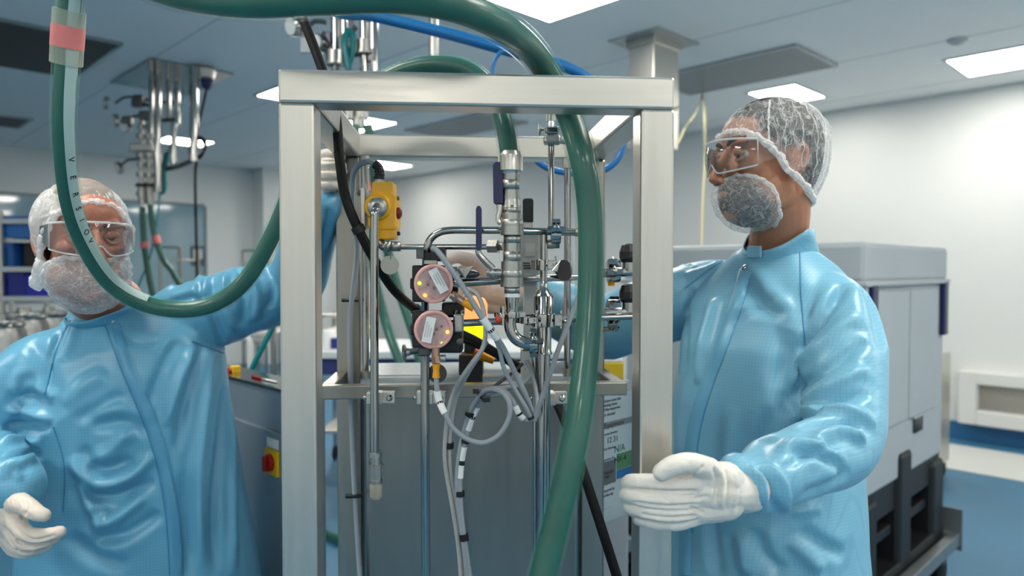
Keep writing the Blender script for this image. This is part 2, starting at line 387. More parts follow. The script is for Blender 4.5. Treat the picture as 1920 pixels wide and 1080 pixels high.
# yellow hanging cord
kd = 4.4
yc = thing('hanging_cord', 'thin yellow cord hanging from the ceiling beside the right man', 'cord', PC(1318, 176))
MB().tube([PC(1318, 176), P(1321, 210, kd), P(1322, 300, kd), P(1318, 380, kd), P(1316, 470, kd)], 0.0075, 6, 4).build('long_strand', mat('yellow_cord', (222, 214, 168), 0.6), yc)
MB().tube([PC(1318, 176), P(1306, 210, kd), P(1285, 240, kd), P(1272, 268, kd)], 0.0065, 6, 4).build('short_strand', mat('yellow_cord', (222, 214, 168), 0.6), yc)
# ------------------------------------------------------------------ the steel frame
FL = P(520, 128, 1.0); FZ = FL.z                      # front left top outer corner
FWID = 0.5643; FDEP = 0.53; T = 0.05
O0 = Vector((FL.x, FL.y, 0))
def FR(u, v, z=0.0): return O0 + FW * u + FD * v + UP * z     # frame coordinates: u across, v back, z up
fr = thing('equipment_rack', 'tall stainless steel open frame of square tube standing between the two men', 'equipment frame', FR(FWID / 2, FDEP / 2, 0))
def fbeam(name, u0, u1, v0, v1, z0, z1, m, bev=0.004):
    return MB().box(FR((u0 + u1) / 2, (v0 + v1) / 2, (z0 + z1) / 2), FW * ((u1 - u0) / 2), FD * ((v1 - v0) / 2), UP * ((z1 - z0) / 2)).build(name, m, fr, bevel=bev)
ZB = 0.16
TB = 0.047
for u in (0, FWID - T):
    fbeam('post', u, u + T, 0, T, ZB, FZ - TB, STEEL)
    fbeam('post', u, u + T, FDEP - T, FDEP, ZB, FZ - TB, mat('shaded_frame_steel', (158, 154, 146), 0.34, 1.0, var=0.03, vscale=3, rvar=0.04, stretch=(30, 30, 2)))  # front post steel darkened: shade and dark reflections put into the colour
    fbeam('side_beam', u, u + T, T, FDEP - T, FZ - TB, FZ, mat('brushed_steel_d', (206, 202, 194), 0.36, 1.0, var=0.03, vscale=3, rvar=0.04, stretch=(30, 2, 30)))
    fbeam('base_beam', u, u + T, T, FDEP - T, ZB, ZB + T, STEEL)
fbeam('top_beam', 0, FWID, 0, T, FZ - TB, FZ, STEELH)
fbeam('top_beam', 0, FWID, FDEP - T, FDEP, FZ - TB, FZ, STEELH)
fbeam('base_beam', T, FWID - T, FDEP - T, FDEP, ZB, ZB + T, STEELH)
# tray rails at mid height
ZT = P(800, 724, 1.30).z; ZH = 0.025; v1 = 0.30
fbeam('tray_rail', -0.005, FWID + 0.005, v1, v1 + 0.025, ZT - ZH, ZT, MATS['shaded_frame_steel'], 0.002)
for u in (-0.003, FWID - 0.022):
    fbeam('tray_rail', u, u + 0.025, v1 + 0.025, FDEP - T, ZT - ZH, ZT, MATS['shaded_frame_steel'], 0.002)
fbeam('tray_plate', 0.02, FWID - 0.02, v1 + 0.025, v1 + 0.11, ZT - ZH + 0.001, ZT - ZH + 0.004, MATS['shaded_frame_steel'], 0)
for u in (T / 2, FWID - T / 2):
    for v in (T / 2, FDEP - T / 2):
        c = FR(u, v, 0)
        w = MB().lathe(c + UP * 0.06 - FW * 0.015, FW, [(0, 0.055), (0.004, 0.06), (0.026, 0.06), (0.03, 0.055)], 20).build('caster', BLKR, fr)
        MB().box(c + UP * 0.135, FW * 0.022, FD * 0.03, UP * 0.025).build('caster_fork', DKST, w)
# ------------------------------------------------------------------ steel tank between the rear posts
tk = thing('steel_tank', 'dark brushed stainless steel tank below the tray of the frame', 'tank', FR(FWID / 2, FDEP, 0.25))
M_TANK = mat('tank_steel', (150, 148, 144), 0.33, 1.0, var=0.05, vscale=2.0, rvar=0.05, bump=0.015, bscale=20, stretch=(18, 18, 1.5))
tz = ZT - 0.03
MB().box(FR(FWID / 2, FDEP + 0.02, (tz + 0.25) / 2), FW * (FWID / 2 - T - 0.006), FD * 0.09, UP * ((tz - 0.25) / 2)).build('shell', M_TANK, tk, bevel=0.012, bseg=3)
MB().box(FR(FWID / 2, FDEP + 0.02, tz + 0.013), FW * (FWID / 2 - T - 0.001), FD * 0.1, UP * 0.013).build('lid', mat('lid_steel', (205, 208, 208), 0.35, 1.0), tk, bevel=0.005)
for u in (T + 0.02, FWID - T - 0.02):
    for v in (FDEP + 0.02, FDEP + 0.09):
        MB().box(FR(u, v, 0.125), FW * 0.012, FD * 0.012, UP * 0.125).build('leg', STEEL, tk, smooth='flat')

# ------------------------------------------------------------------ hoses
def hosemat(name, rgb): return mat(name, rgb, 0.4, 0, var=0.18, vscale=25, bump=0.05, bscale=60, coat=0.3)
M_CORE = hosemat('green_hose_core', (14, 74, 66))
M_SHELL = film('hose_wall', (110, 188, 164), haze=0.15, gloss=0.22, kind='clear')
M_SHELL.node_tree.nodes['Principled BSDF'].inputs['Specular IOR Level'].default_value = 0.6
def hose(name, label, pts, r, sub=12, core=0.80, seg=22, group=None, core_mat=None):
    pts = [P(*p) if len(p) == 3 else Vector(p[0]) for p in pts]
    t = thing(name, label, 'hose', pts[0], group)
    MB().tube(pts, [x * core for x in r] if isinstance(r, list) else r * core, seg, sub).build('core', core_mat or M_CORE, t)
    MB().tube(pts, r, seg, sub).build('clear_wall', M_SHELL, t)
    rr = r if isinstance(r, list) else [r] * len(pts)
    t['_'] = 0; del t['_']
    return t, catmull(pts, rr, sub)
h1, _ = hose('green_hose', 'thick green hose arching over the top of the frame and down through it',
     [(30, -930, 1.4), (40, -380, 1.2), (110, -150, 1.14), (215, -60, 1.05), (330, -14, 0.95), (460, 3, 0.9), (600, -2, 0.88), (740, -6, 0.88), (860, 14, 0.90), (950, 56, 0.98), (1010, 112, 1.09), (1062, 205, 1.14), (1092, 300, 1.12), (1106, 400, 1.12), (1107, 520, 1.11), (1101, 640, 1.09), (1088, 760, 1.06), (1068, 870, 1.04), (1045, 970, 1.03), (1018, 1080, 1.02), (985, 1220, 1.0), (945, 1400, 0.99)], 0.0245)
h2, (hp, hr) = hose('green_hose', 'green hose with printed white stripe hanging in a loop in front of the left man',
     [(180, -920, 1.4), (180, -480, 1.08), (170, -220, 0.98), (146, -110, 1.0), (132, 0, 1.03), (124, 120, 1.05), (119, 240, 1.08), (130, 370, 1.14), (158, 455, 1.2), (205, 528, 1.25), (268, 568, 1.28), (340, 581, 1.3), (405, 568, 1.31), (460, 526, 1.31), (505, 452, 1.30), (540, 370, 1.29), (560, 290, 1.27), (580, 215, 1.24), (625, 168, 1.22), (690, 162, 1.21), (760, 132, 1.20), (820, 122, 1.19), (880, 134, 1.18), (925, 178, 1.17), (946, 235, 1.16), (955, 290, 1.15)], 0.0185)
# printed stripe along the hanging hose, its letters, and the taped joint
def on_hose(i0, i1, step=1): return [(hp[i], (hp[min(i + 1, len(hp) - 1)] - hp[max(i - 1, 0)]).normalized(), hr[i]) for i in range(i0, i1, step)]
rows = []
camv = Vector((0, 0, HCAM))
for j, (p, t, r) in enumerate(on_hose(36, 122)):
    n = (camv - p); n = (n - t * n.dot(t)).normalized(); s = t.cross(n).normalized()
    tw = math.radians(-14 - 26 * j / 86)
    row = []
    for k in range(6):
        an = tw + math.radians(-24 + 48 * k / 5)
        row.append(p + (n * math.cos(an) + s * math.sin(an)) * (r * 1.012))
    rows.append(row)
MB().grid(rows).build('printed_stripe', mat('stripe_film', (176, 200, 196), 0.45), h2)
for k, ch in enumerate('VERSIOV'):
    j = 40 + k * 3; p, t, r = on_hose(36, 122)[j]
    n = (camv - p); n = (n - t * n.dot(t)).normalized(); s = t.cross(n).normalized(); an = math.radians(-14 - 26 * j / 86)
    d = n * math.cos(an) + s * math.sin(an); sd_ = d.cross(t)
    text(ch, 0.013, p + d * (r * 1.03) - sd_ * 0.004, t, d.cross(t), INK, h2, 'letter')
i = 50
p, t, r = on_hose(i, i + 1)[0]; p2 = hp[i + 9]
band = MB().tube([hp[k] for k in range(i, i + 11)], 0.0212, 24).build('tape_sleeve', film('tape_film', (205, 210, 190), haze=0.4, gloss=0.3, kind='clear'), h2)
MB().tube([hp[k] for k in range(i + 3, i + 8)], 0.0216, 24).build('pink_band', PINK, band)
# rear hoses that hang from the ceiling drops
for nm, lab, pts, r in (
    ('green', 'thin green hose hanging behind the yellow box inside the frame', [(664, 235, 2.6), (672, 290, 2.6), (690, 400, 2.6), (703, 520, 2.6), (722, 600, 2.6), (742, 660, 2.55), (775, 740, 2.5), (800, 830, 2.5), (820, 1000, 2.45), (840, 1270, 2.4)], 0.02),
    ('green', 'green hose slanting down behind the round sensors', [(690, 235, 2.7), (702, 330, 2.7), (722, 450, 2.7), (748, 545, 2.7), (775, 625, 2.65), (792, 690, 2.6), (830, 790, 2.55), (860, 1000, 2.5), (880, 1260, 2.45)], 0.021)):
    t_, (q_, _) = hose('green_hose', lab, pts, r, 6, group=None)
    MB().tube(q_[8:11], r * 1.15, 16).build('pink_band', PINK, t_)
hose('green_hose', 'short length of green hose on the floor seen between the left posts', [(PC(x_, y_, 0.028),) for x_, y_ in ((500, 952), (560, 975), (600, 994), (640, 1012), (700, 1032), (760, 1040))], 0.028, 6)
tag(MB().tube([P(527, 580, 2.3), P(512, 612, 2.3), P(490, 655, 2.3), P(468, 700, 2.3)], 0.009, 10, 4).build('teal_hose', TEAL), 'thin teal hose slanting down beside the left post onto the dark cabinet', 'hose')
# black cable
bc = [P(520, -900, 1.42), P(520, -300, 1.38), P(540, -40, 1.3), P(566, 30, 1.28), P(600, 118, 1.26), P(628, 205, 1.24), P(637, 300, 1.22), P(648, 370, 1.22), P(672, 430, 1.22), P(705, 492, 1.23), P(740, 545, 1.27), P(782, 582, 1.36), P(840, 622, 1.42), P(905, 650, 1.42), P(960, 680, 1.42), P(1015, 712, 1.4), P(1042, 752, 1.33), P(1075, 830, 1.26), P(1110, 935, 1.22), P(1150, 1060, 1.2), P(1175, 1140, 1.2), P(1230, 1330, 1.2)]
bct = thing('black_cable', 'black rubber cable running down through the frame and out at lower right', 'cable', bc[0])
MB().tube(bc, 0.0085, 12, 8).build('cable_jacket', BLKR, bct)
for k in (8, 11): MB().tube([bc[k] - (bc[k + 1] - bc[k]).normalized() * 0.006, bc[k] + (bc[k + 1] - bc[k]).normalized() * 0.006], 0.0115, 12).build('cable_tie', BLK, bct)
# blue hoses
tag(MB().tube([P(610, -400, 2.2), P(605, -120, 2.1), P(615, 0, 1.95), P(640, 24, 1.9), P(690, 28, 1.9), P(760, 44, 1.9), P(850, 66, 1.9), P(950, 94, 1.9), P(1010, 110, 1.9), P(1055, 124, 1.9), P(1100, 145, 1.9), P(1150, 190, 1.9), P(1169, 250, 1.9), P(1160, 295, 1.9), P(1130, 320, 1.9), P(1080, 325, 1.9), P(1035, 318, 1.9), P(1005, 300, 1.9), P(985, 270, 1.9)], [0.0155] * 10 + [0.012] * 2 + [0.0085] * 7, 12, 6).build('blue_hose', BLUE), 'bright blue hose running behind the frame top and looping down right', 'hose')
tag(MB().tube([P(960, 95, 1.86), P(940, 98, 1.86), P(928, 112, 1.86), P(923, 135, 1.86), P(922, 165, 1.86), P(922, 190, 1.86)], 0.006, 10, 5).build('blue_hose', BLUE), 'thin blue tube branching down from the thick blue hose', 'hose')
# ------------------------------------------------------------------ people
def gown_mat(name, rgb, ax):
    """satin-like woven gown with a fine conductive grid; ax = horizontal weave axis"""
    m = mat(name, rgb, 0.36, 0, sheen=0.1, spec=0.55, var=0.03, vscale=6)
    nt = m.node_tree; nd, lk = nt.nodes, nt.links; b = nd['Principled BSDF']
    src = b.inputs['Base Color'].links[0].from_socket
    tc = nd.new('ShaderNodeTexCoord')
    fac = None
    for v in (ax, UP):
        dt = nd.new('ShaderNodeVectorMath'); dt.operation = 'DOT_PRODUCT'; dt.inputs[1].default_value = v; lk.new(tc.outputs['Object'], dt.inputs[0])
        mu = nd.new('ShaderNodeMath'); mu.operation = 'MULTIPLY'; mu.inputs[1].default_value = 1 / 0.0062; lk.new(dt.outputs['Value'], mu.inputs[0])
        fr_ = nd.new('ShaderNodeMath'); fr_.operation = 'FRACT'; lk.new(mu.outputs[0], fr_.inputs[0])
        lt = nd.new('ShaderNodeMath'); lt.operation = 'LESS_THAN'; lt.inputs[1].default_value = 0.2; lk.new(fr_.outputs[0], lt.inputs[0])
        if fac is None: fac = lt.outputs[0]
        else:
            mx_ = nd.new('ShaderNodeMath'); mx_.operation = 'MAXIMUM'; lk.new(fac, mx_.inputs[0]); lk.new(lt.outputs[0], mx_.inputs[1]); fac = mx_.outputs[0]
    mx = nd.new('ShaderNodeMix'); mx.data_type = 'RGBA'; mx.blend_type = 'MULTIPLY'
    s = nd.new('ShaderNodeMath'); s.operation = 'MULTIPLY'; s.inputs[1].default_value = 1.0; lk.new(fac, s.inputs[0])
    lk.new(s.outputs[0], mx.inputs[0]); lk.new(src, mx.inputs[6]); mx.inputs[7].default_value = (0.86, 0.89, 0.91, 1); lk.new(mx.outputs[2], b.inputs['Base Color'])
    return m
def ring_loft(mb, rings, seg=28):
    """rings: (centre, half-axis u, half-axis v, exponent)"""
    R = []
    for c, u, v, n in rings:
        row = []
        for k in range(seg):
            a = 2 * math.pi * k / seg; ca, sa = math.cos(a), math.sin(a)
            row.append(mb.bm.verts.new(Vector(c) + u * math.copysign(abs(ca) ** (2 / n), ca) + v * math.copysign(abs(sa) ** (2 / n), sa)))
        R.append(row)
    for i in range(len(R) - 1):
        for k in range(seg): mb.bm.faces.new((R[i][k], R[i][(k + 1) % seg], R[i + 1][(k + 1) % seg], R[i + 1][k]))
    mb.bm.faces.new(R[0][::-1]); mb.bm.faces.new(R[-1])
def limb(mb, pts, rr, sub=6, seg=20):
    mb.tube(pts, rr, seg, sub)
    mb.ell(pts[0], Matrix.Identity(3), rr[0] * 0.98, rr[0] * 0.98, rr[0] * 0.98); mb.ell(pts[-1], Matrix.Identity(3), rr[-1] * 0.97, rr[-1] * 0.97, rr[-1] * 0.97)
CAMV = Vector((0, 0, HCAM))
def project_stroke(bvh, pts, step=8):
    out = []
    for i in range(len(pts) - 1):
        (x0, y0), (x1, y1) = pts[i][:2], pts[i + 1][:2]
        n = max(1, int(math.hypot(x1 - x0, y1 - y0) / step))
        for k in range(n + (i == len(pts) - 2)):
            t = k / n; h = bvh.ray_cast(CAMV, ray(x0 + (x1 - x0) * t, y0 + (y1 - y0) * t).normalized())
            if h[0] is not None: out.append((h[0], h[1]))
    return out
def smooth_px(pts, sub=6):
    v = [Vector((p[0], p[1], 0)) for p in pts]
    if len(v) < 3: return [(p.x, p.y) for p in v]
    o, _ = catmull(v, [0] * len(v), sub); return [(p.x, p.y) for p in o]
def sculpt(me, strokes, noise_amp=0.0, noise_scale=9.0, stretch=(1, 1, 1), seed=0, fn=None):
    """strokes: (pixel polyline, width m, amplitude m); each is laid onto the surface and pushes a fold in or out"""
    n = len(me.vertices); co = np.empty(n * 3); me.vertices.foreach_get('co', co); co = co.reshape(-1, 3)
    no = np.empty(n * 3); me.vertices.foreach_get('normal', no); no = no.reshape(-1, 3)
    bvh = BVHTree.FromPolygons([v.co for v in me.vertices], [p.vertices for p in me.polygons])
    disp = np.zeros(n)
    for pts, w, amp in strokes:
        hits = project_stroke(bvh, smooth_px(pts))
        if len(hits) < 2: continue
        q = np.array([h[0][:] for h in hits]); m = len(q)
        lo, hi = q.min(0) - 3 * w, q.max(0) + 3 * w
        idx = np.where(np.all((co > lo) & (co < hi), axis=1))[0]
        if not len(idx): continue
        c = co[idx]; best = np.full(len(idx), 1e9); tb = np.zeros(len(idx))
        for i in range(m - 1):
            a, b = q[i], q[i + 1]; ab = b - a; L = ab @ ab
            if L > 0.06 ** 2 or L < 1e-12: continue
            t = np.clip(((c - a) @ ab) / L, 0, 1); d = np.linalg.norm(c - (a + t[:, None] * ab), axis=1)
            s = d < best; best[s] = d[s]; tb[s] = (i + t[s]) / (m - 1)
        tap = np.clip(np.minimum(tb, 1 - tb) * 5, 0, 1) ** 0.7
        prof = np.exp(-(best / w) ** 2) - 0.45 * np.exp(-(best / (2.0 * w)) ** 2)
        disp[idx] += amp * 2.5 * prof * tap
    if noise_amp:
        sx, sy, sz = stretch
        for i in range(n):
            p = Vector((co[i, 0] * sx + seed, co[i, 1] * sy, co[i, 2] * sz)) * noise_scale
            w1 = noise.noise(p * 0.5)
            v = noise.noise(p + Vector((w1, w1 * 0.7, -w1)) * 1.6)
            disp[i] += noise_amp * (1 - 2.2 * abs(v))
    co += no * disp[:, None]
    if fn is not None: co = fn(co, no)
    me.vertices.foreach_set('co', co.reshape(-1)); me.update()
    return me
def ribbon(me, pts, width, lift, name, m, parent, step=6, thick=0.0012):
    """flat strip of cloth laid on a surface along a pixel polyline (width in px at the polyline)"""
    bvh = BVHTree.FromPolygons([v.co for v in me.vertices], [p.vertices for p in me.polygons])
    sp = smooth_px(pts, 8); rows = []
    for i, (x, y) in enumerate(sp):
        x2, y2 = sp[min(i + 1, len(sp) - 1)]; x1, y1 = sp[max(i - 1, 0)]
        dx, dy = x2 - x1, y2 - y1; L = math.hypot(dx, dy) or 1; nx, ny = -dy / L, dx / L
        row = []
        for k in (-1, -0.5, 0, 0.5, 1):
            h = bvh.ray_cast(CAMV, ray(x + nx * width * k / 2, y + ny * width * k / 2).normalized())
            if h[0] is None: row = None; break
            row.append(h[0] + h[1] * (lift if abs(k) < 1 else lift * 0.2))
        if row: rows.append(row)
    if len(rows) < 2: return None
    return MB().grid(rows).build(name, m, parent)
def frame3(f, lean=0.0):
    """head frame: columns forward, left, up"""
    f = Vector(f).normalized(); l = UP.cross(f).normalized(); u = f.cross(l); return Matrix((f, l, u)).transposed()
def ruffle(mb, loop, r, amp, seed):
    pts = []
    for i, p in enumerate(loop):
        pts.append(p + Vector((noise.noise(p * 130 + Vector((seed, 0, 0))), noise.noise(p * 130 + Vector((0, seed, 0))), noise.noise(p * 130 + Vector((0, 0, seed))))) * amp)
    mb.tube(pts, [r * (1 + 0.6 * noise.noise(p * 260)) for p in pts], 8, 3)

def build_head(parent, C, f, tilt, skin, hairc, beardc, netm, bnetm, net, hairline, seed, beard_open=1.0):
    R = frame3(f) @ Matrix.Rotation(math.radians(tilt), 3, 'Y')
    L = lambda x, y, z: C + R @ Vector((x, y, z))
    mb = MB(); I = R
    mb.ell(L(-0.012, 0, 0.030), I, 0.096, 0.074, 0.086, 28, 20)                 # cranium
    mb.ell(L(0.030, 0, -0.030), I, 0.060, 0.060, 0.085, 24, 18)                 # face
    mb.ell(L(0.035, 0, 0.045), I, 0.055, 0.062, 0.050, 24, 18)                  # forehead
    mb.ell(L(0.042, 0, -0.088), I, 0.045, 0.044, 0.036, 20, 14)                 # jaw
    mb.ell(L(0.074, 0, -0.106), I, 0.021, 0.024, 0.019, 16, 12)                 # chin
    for s in (-1, 1):
        mb.ell(L(0.058, s * 0.040, -0.020), I, 0.026, 0.022, 0.024, 14, 10)     # cheekbone
        mb.ell(L(0.078, s * 0.029, 0.028), I, 0.014, 0.026, 0.010, 14, 10)      # brow
        mb.ell(L(0.010, s * 0.050, -0.070), I, 0.036, 0.016, 0.032, 14, 10)     # jaw angle
        mb.ell(L(0.104, s * 0.0125, -0.043), I, 0.011, 0.008, 0.0085, 12, 8)    # nostril
        # ear: helix ring, lobe and bowl
        ec = L(-0.014, s * 0.0725, -0.008); ax = (R @ Vector((-0.35, s, 0.05))).normalized()
        E = Matrix.Rotation(0.0, 3, 'X')
        ring = [ec + R @ Vector((-0.004 + 0.0145 * math.cos(a) - 0.005 * math.sin(a), s * (0.003 - 0.006 * math.cos(a)), 0.027 * math.sin(a))) for a in [2 * math.pi * k / 18 for k in range(19)]]
        mb.tube(ring, 0.0048, 8)
        mb.ell(ec + R @ Vector((-0.002, 0, 0.0)), I, 0.0145, 0.006, 0.027, 12, 10)
    mb.tube([L(0.086, 0, 0.018), L(0.098, 0, -0.004), L(0.111, 0, -0.026), L(0.117, 0, -0.037)], [0.0085, 0.0095, 0.0115, 0.0115], 12, 4)
    mb.ell(L(0.116, 0, -0.0375), I, 0.0115, 0.0125, 0.0105, 14, 10)
    mb.ell(L(0.093, 0, -0.068), I, 0.012, 0.023, 0.008, 14, 10); mb.ell(L(0.089, 0, -0.080), I, 0.012, 0.019, 0.008, 14, 10)
    return mb, R, L
def finish_head(parent, mb, R, L, C, neck, skin, spec):
    limb(mb, neck, [0.052, 0.054, 0.058, 0.07], 4)
    ch = neck[-1]
    mb.ell(ch - UP * 0.03, spec['RB'], 0.06, 0.08, 0.05, 22, 14)
    me = remesh(mb.bm, 0.0026, 5)
    n = len(me.vertices); co = np.empty(n * 3); me.vertices.foreach_get('co', co); co = co.reshape(-1, 3)
    no = np.empty(n * 3); me.vertices.foreach_get('normal', no); no = no.reshape(-1, 3)
    Rn = np.array(R); loc = (co - np.array(C)) @ Rn
    d = np.zeros(n)
    for s in (-1, 1):
        e = np.array([0.088, s * 0.032, 0.006]); r = np.linalg.norm((loc - e) / np.array([1.2, 1.15, 0.75]), axis=1); d -= 0.0085 * np.exp(-(r / 0.017) ** 2)
        e = np.array([0.075, s * 0.03, -0.062]); r = np.linalg.norm(loc - e, axis=1); d -= 0.003 * np.exp(-(r / 0.016) ** 2)
    for i in np.where((loc[:, 0] > -0.02))[0]:
        d[i] += 0.0005 * noise.noise(Vector(loc[i]) * 160)
    co += no * d[:, None]; me.vertices.foreach_set('co', co.reshape(-1)); me.update()
    link('body', me, skin, parent)
    M_EYE = mat('eye_white', (176, 166, 158), 0.12); M_IRIS = mat('iris_dark', (46, 30, 20), 0.1); M_BROW = mat('brow_hair', (30, 22, 18), 0.8)
    for s in (-1, 1):
        e = MB().ell(L(0.0690, s * 0.0305, 0.004), R, 0.012, 0.0118, 0.0118, 18, 12).build('eye', M_EYE, parent)
        g = spec.get('gaze', (0.0, 0.0)); gd = (R @ Vector((1, g[0], g[1]))).normalized(); q = L(0.0690, s * 0.0305, 0.004)
        MB().lathe(q + gd * 0.0112, gd, [(0, 0.0058), (0.0012, 0.0045), (0.0016, 0.0002)], 16).build('iris', M_IRIS, e)
        lid = [L(0.079, s * (0.032 - 0.0135), 0.005), L(0.0835, s * 0.027, 0.0105), L(0.0835, s * 0.036, 0.0105), L(0.077, s * 0.0455, 0.006)]
        MB().tube(lid, [0.0025, 0.0068, 0.0068, 0.0025], 8, 4).build('eyelid', skin, parent)
        lid2 = [L(0.079, s * (0.032 - 0.0135), 0.003), L(0.0845, s * 0.028, -0.0055), L(0.0835, s * 0.036, -0.0055), L(0.077, s * 0.0455, 0.001)]
        MB().tube(lid2, [0.0015, 0.0032, 0.0032, 0.0015], 8, 4).build('eyelid', skin, parent)
        br = [L(0.0925, s * 0.012, 0.026), L(0.0925, s * 0.026, 0.033), L(0.084, s * 0.042, 0.031), L(0.074, s * 0.052, 0.025)]
        MB().tube(br, [0.003, 0.0042, 0.0035, 0.0015], 8, 4).build('eyebrow', M_BROW, parent)
def shell_cap(C, R, cen, rad, edge, nphi=120, nt=44, amp=0.002, seed=0.0, fscale=40.0, puff=None, gather=0):
    """cap over the skull: polar surface from the crown down to edge(azimuth) -> rows, edge loop"""
    rows = []
    cen = Vector(cen)
    for j in range(nt + 1):
        row = []
        for i in range(nphi + 1):
            ph = 2 * math.pi * i / nphi; ze = edge(ph)
            te = math.acos(max(-0.95, min(0.95, (ze - cen.z) / (rad[2] if ze > cen.z else rad[2] * 1.55)))); th = te * (j / nt)
            d = Vector((math.sin(th) * math.cos(ph), math.sin(th) * math.sin(ph), math.cos(th)))
            p = cen + Vector((d.x * rad[0], d.y * rad[1], d.z * rad[2] * (1 if d.z > 0 else 1.55)))
            q = p * fscale + Vector((seed, 0, 0))
            w = noise.noise(q * 0.5)
            a = amp * (1 - 2 * abs(noise.noise(q + Vector((w, -w, w)) * 1.3))) + (puff(ph, th) if puff else 0)
            a += 0.0016 * gather * math.sin(ph * gather_n) * (j / nt) ** 2
            row.append(C + R @ (p + d * a))
        rows.append(row)
    return rows
gather_n = 46
def goggles(parent, R, L, skin=None):
    g = MB(); rows = []; A = 1.18
    M_G = film('goggle_clear' , (235, 240, 242), haze=0.05, gloss=0.03, kind='glass') if 'goggle_clear' not in MATS else MATS['goggle_clear']
    M_GF = film('goggle_rim', (240, 244, 245), haze=0.5, gloss=0.1, kind='clear') if 'goggle_rim' not in MATS else MATS['goggle_rim']
    gx = lambda a: (0.030 + 0.092 * math.cos(a), 0.079 * math.sin(a))
    def zt(a): return 0.034 - 0.006 * (abs(a) / A) ** 2
    def zb(a): return -0.031 + 0.020 * math.exp(-(a / 0.16) ** 2) + 0.010 * (abs(a) / A) ** 2
    N = 48
    for j in range(9):
        row = []
        for i in range(N + 1):
            a = -A + 2 * A * i / N; x, y = gx(a); v = j / 8
            bulge = 0.004 * math.sin(math.pi * v)
            row.append(L(x + bulge * math.cos(a), y + bulge * math.sin(a), zt(a) * (1 - v) + zb(a) * v))
        rows.append(row)
    go = g.grid(rows).build('goggles', M_G, parent)
    top = [L(gx(a)[0], gx(a)[1], zt(a)) for a in [-A + 2 * A * i / N for i in range(N + 1)]]
    bot = [L(gx(a)[0], gx(a)[1], zb(a)) for a in [-A + 2 * A * i / N for i in range(N + 1)]]
    MB().tube(top, 0.0022, 8).build('top_rim', M_GF, go); MB().tube(bot, 0.0017, 8).build('lower_rim', M_GF, go)
    for s in (-1, 1):
        x, y = gx(s * A)
        MB().tube([L(x, y, 0.027), L(x, y, -0.02)], 0.0012, 8).build('side_rim', M_GF, go)
        MB().grid([[L(x, y, 0.027), L(x - 0.03, s * 0.0805, 0.022), L(x - 0.06, s * 0.082, 0.016)], [L(x, y, -0.020), L(x - 0.03, s * 0.0805, -0.008), L(x - 0.06, s * 0.082, 0.004)]]).build('temple', M_G, go)
def hand_mesh(fingers, palm, voxel=0.0022, sm=4, creases=None, seed=3):
    """fingers: list of (points, radii); palm: list of (points, radii) tubes merged into one glove surface"""
    mb = MB()
    for pts, rr in palm + fingers: limb(mb, [P(*p) for p in pts], rr, 5, 16)
    me = remesh(mb.bm, voxel, sm)
    sculpt(me, creases or [], 0.0006, 70, (1, 1, 1), seed)
    return me
M_GLOVE = mat('white_glove', (226, 222, 214), 0.5, var=0.03, vscale=40, bump=0.15, bscale=90)

# ================================================================== right man
def SK(name, rgb): return mat(name, rgb, 0.42, var=0.10, vscale=30, bump=0.06, bscale=500, sss=0.12)
a_ = math.radians(57)
FB = Vector((-math.sin(a_), -math.cos(a_), 0)); LB = Vector((math.cos(a_), -math.sin(a_), 0))
CR = Vector((0.549, 1.50, 0))
pr = thing('person', 'bearded man in pale blue cleanroom gown gripping the right post of the frame', 'person', (CR.x, CR.y, 0))
GOWN_R = gown_mat('gown_blue_right', (124, 184, 210), LB)
def tr(z, hw, hd, df=0.0, dl=0.0, n=2.4): return (CR + FB * df + LB * dl + UP * z, LB * hw, FB * hd, n)
mb = MB()
ring_loft(mb, [tr(0.40, 0.23, 0.19, 0.02), tr(0.65, 0.215, 0.18, 0.022), tr(0.90, 0.195, 0.166, 0.024), tr(1.05, 0.188, 0.162, 0.026), tr(1.18, 0.185, 0.158, 0.026), tr(1.29, 0.178, 0.146, 0.022), tr(1.375, 0.165, 0.122, 0.012), tr(1.42, 0.155, 0.10, 0.0), tr(1.45, 0.125, 0.085, -0.006), tr(1.478, 0.088, 0.072, -0.01), tr(1.495, 0.06, 0.06, -0.01)])
shl = P(1566, 586, 1.375); elb = P(1572, 826, 1.20); wrs = P(1398, 910, 1.035)
limb(mb, [CR + LB * 0.08 + UP * 1.375, shl, shl.lerp(elb, 0.5) + Vector((0.012, -0.006, 0)), elb, elb.lerp(wrs, 0.5) - UP * 0.004, wrs], [0.066, 0.071, 0.069, 0.064, 0.056, 0.043], 6)
shr = P(1336, 552, 1.63); elr = P(1130, 612, 1.72); wrr = P(1000, 560, 1.68)
limb(mb, [CR - LB * 0.09 + UP * 1.37, shr, shr.lerp(elr, 0.55), elr, elr.lerp(wrr, 0.55), wrr], [0.075, 0.078, 0.08, 0.078, 0.068, 0.052], 6)
gme = remesh(mb.bm, 0.0055, 7)
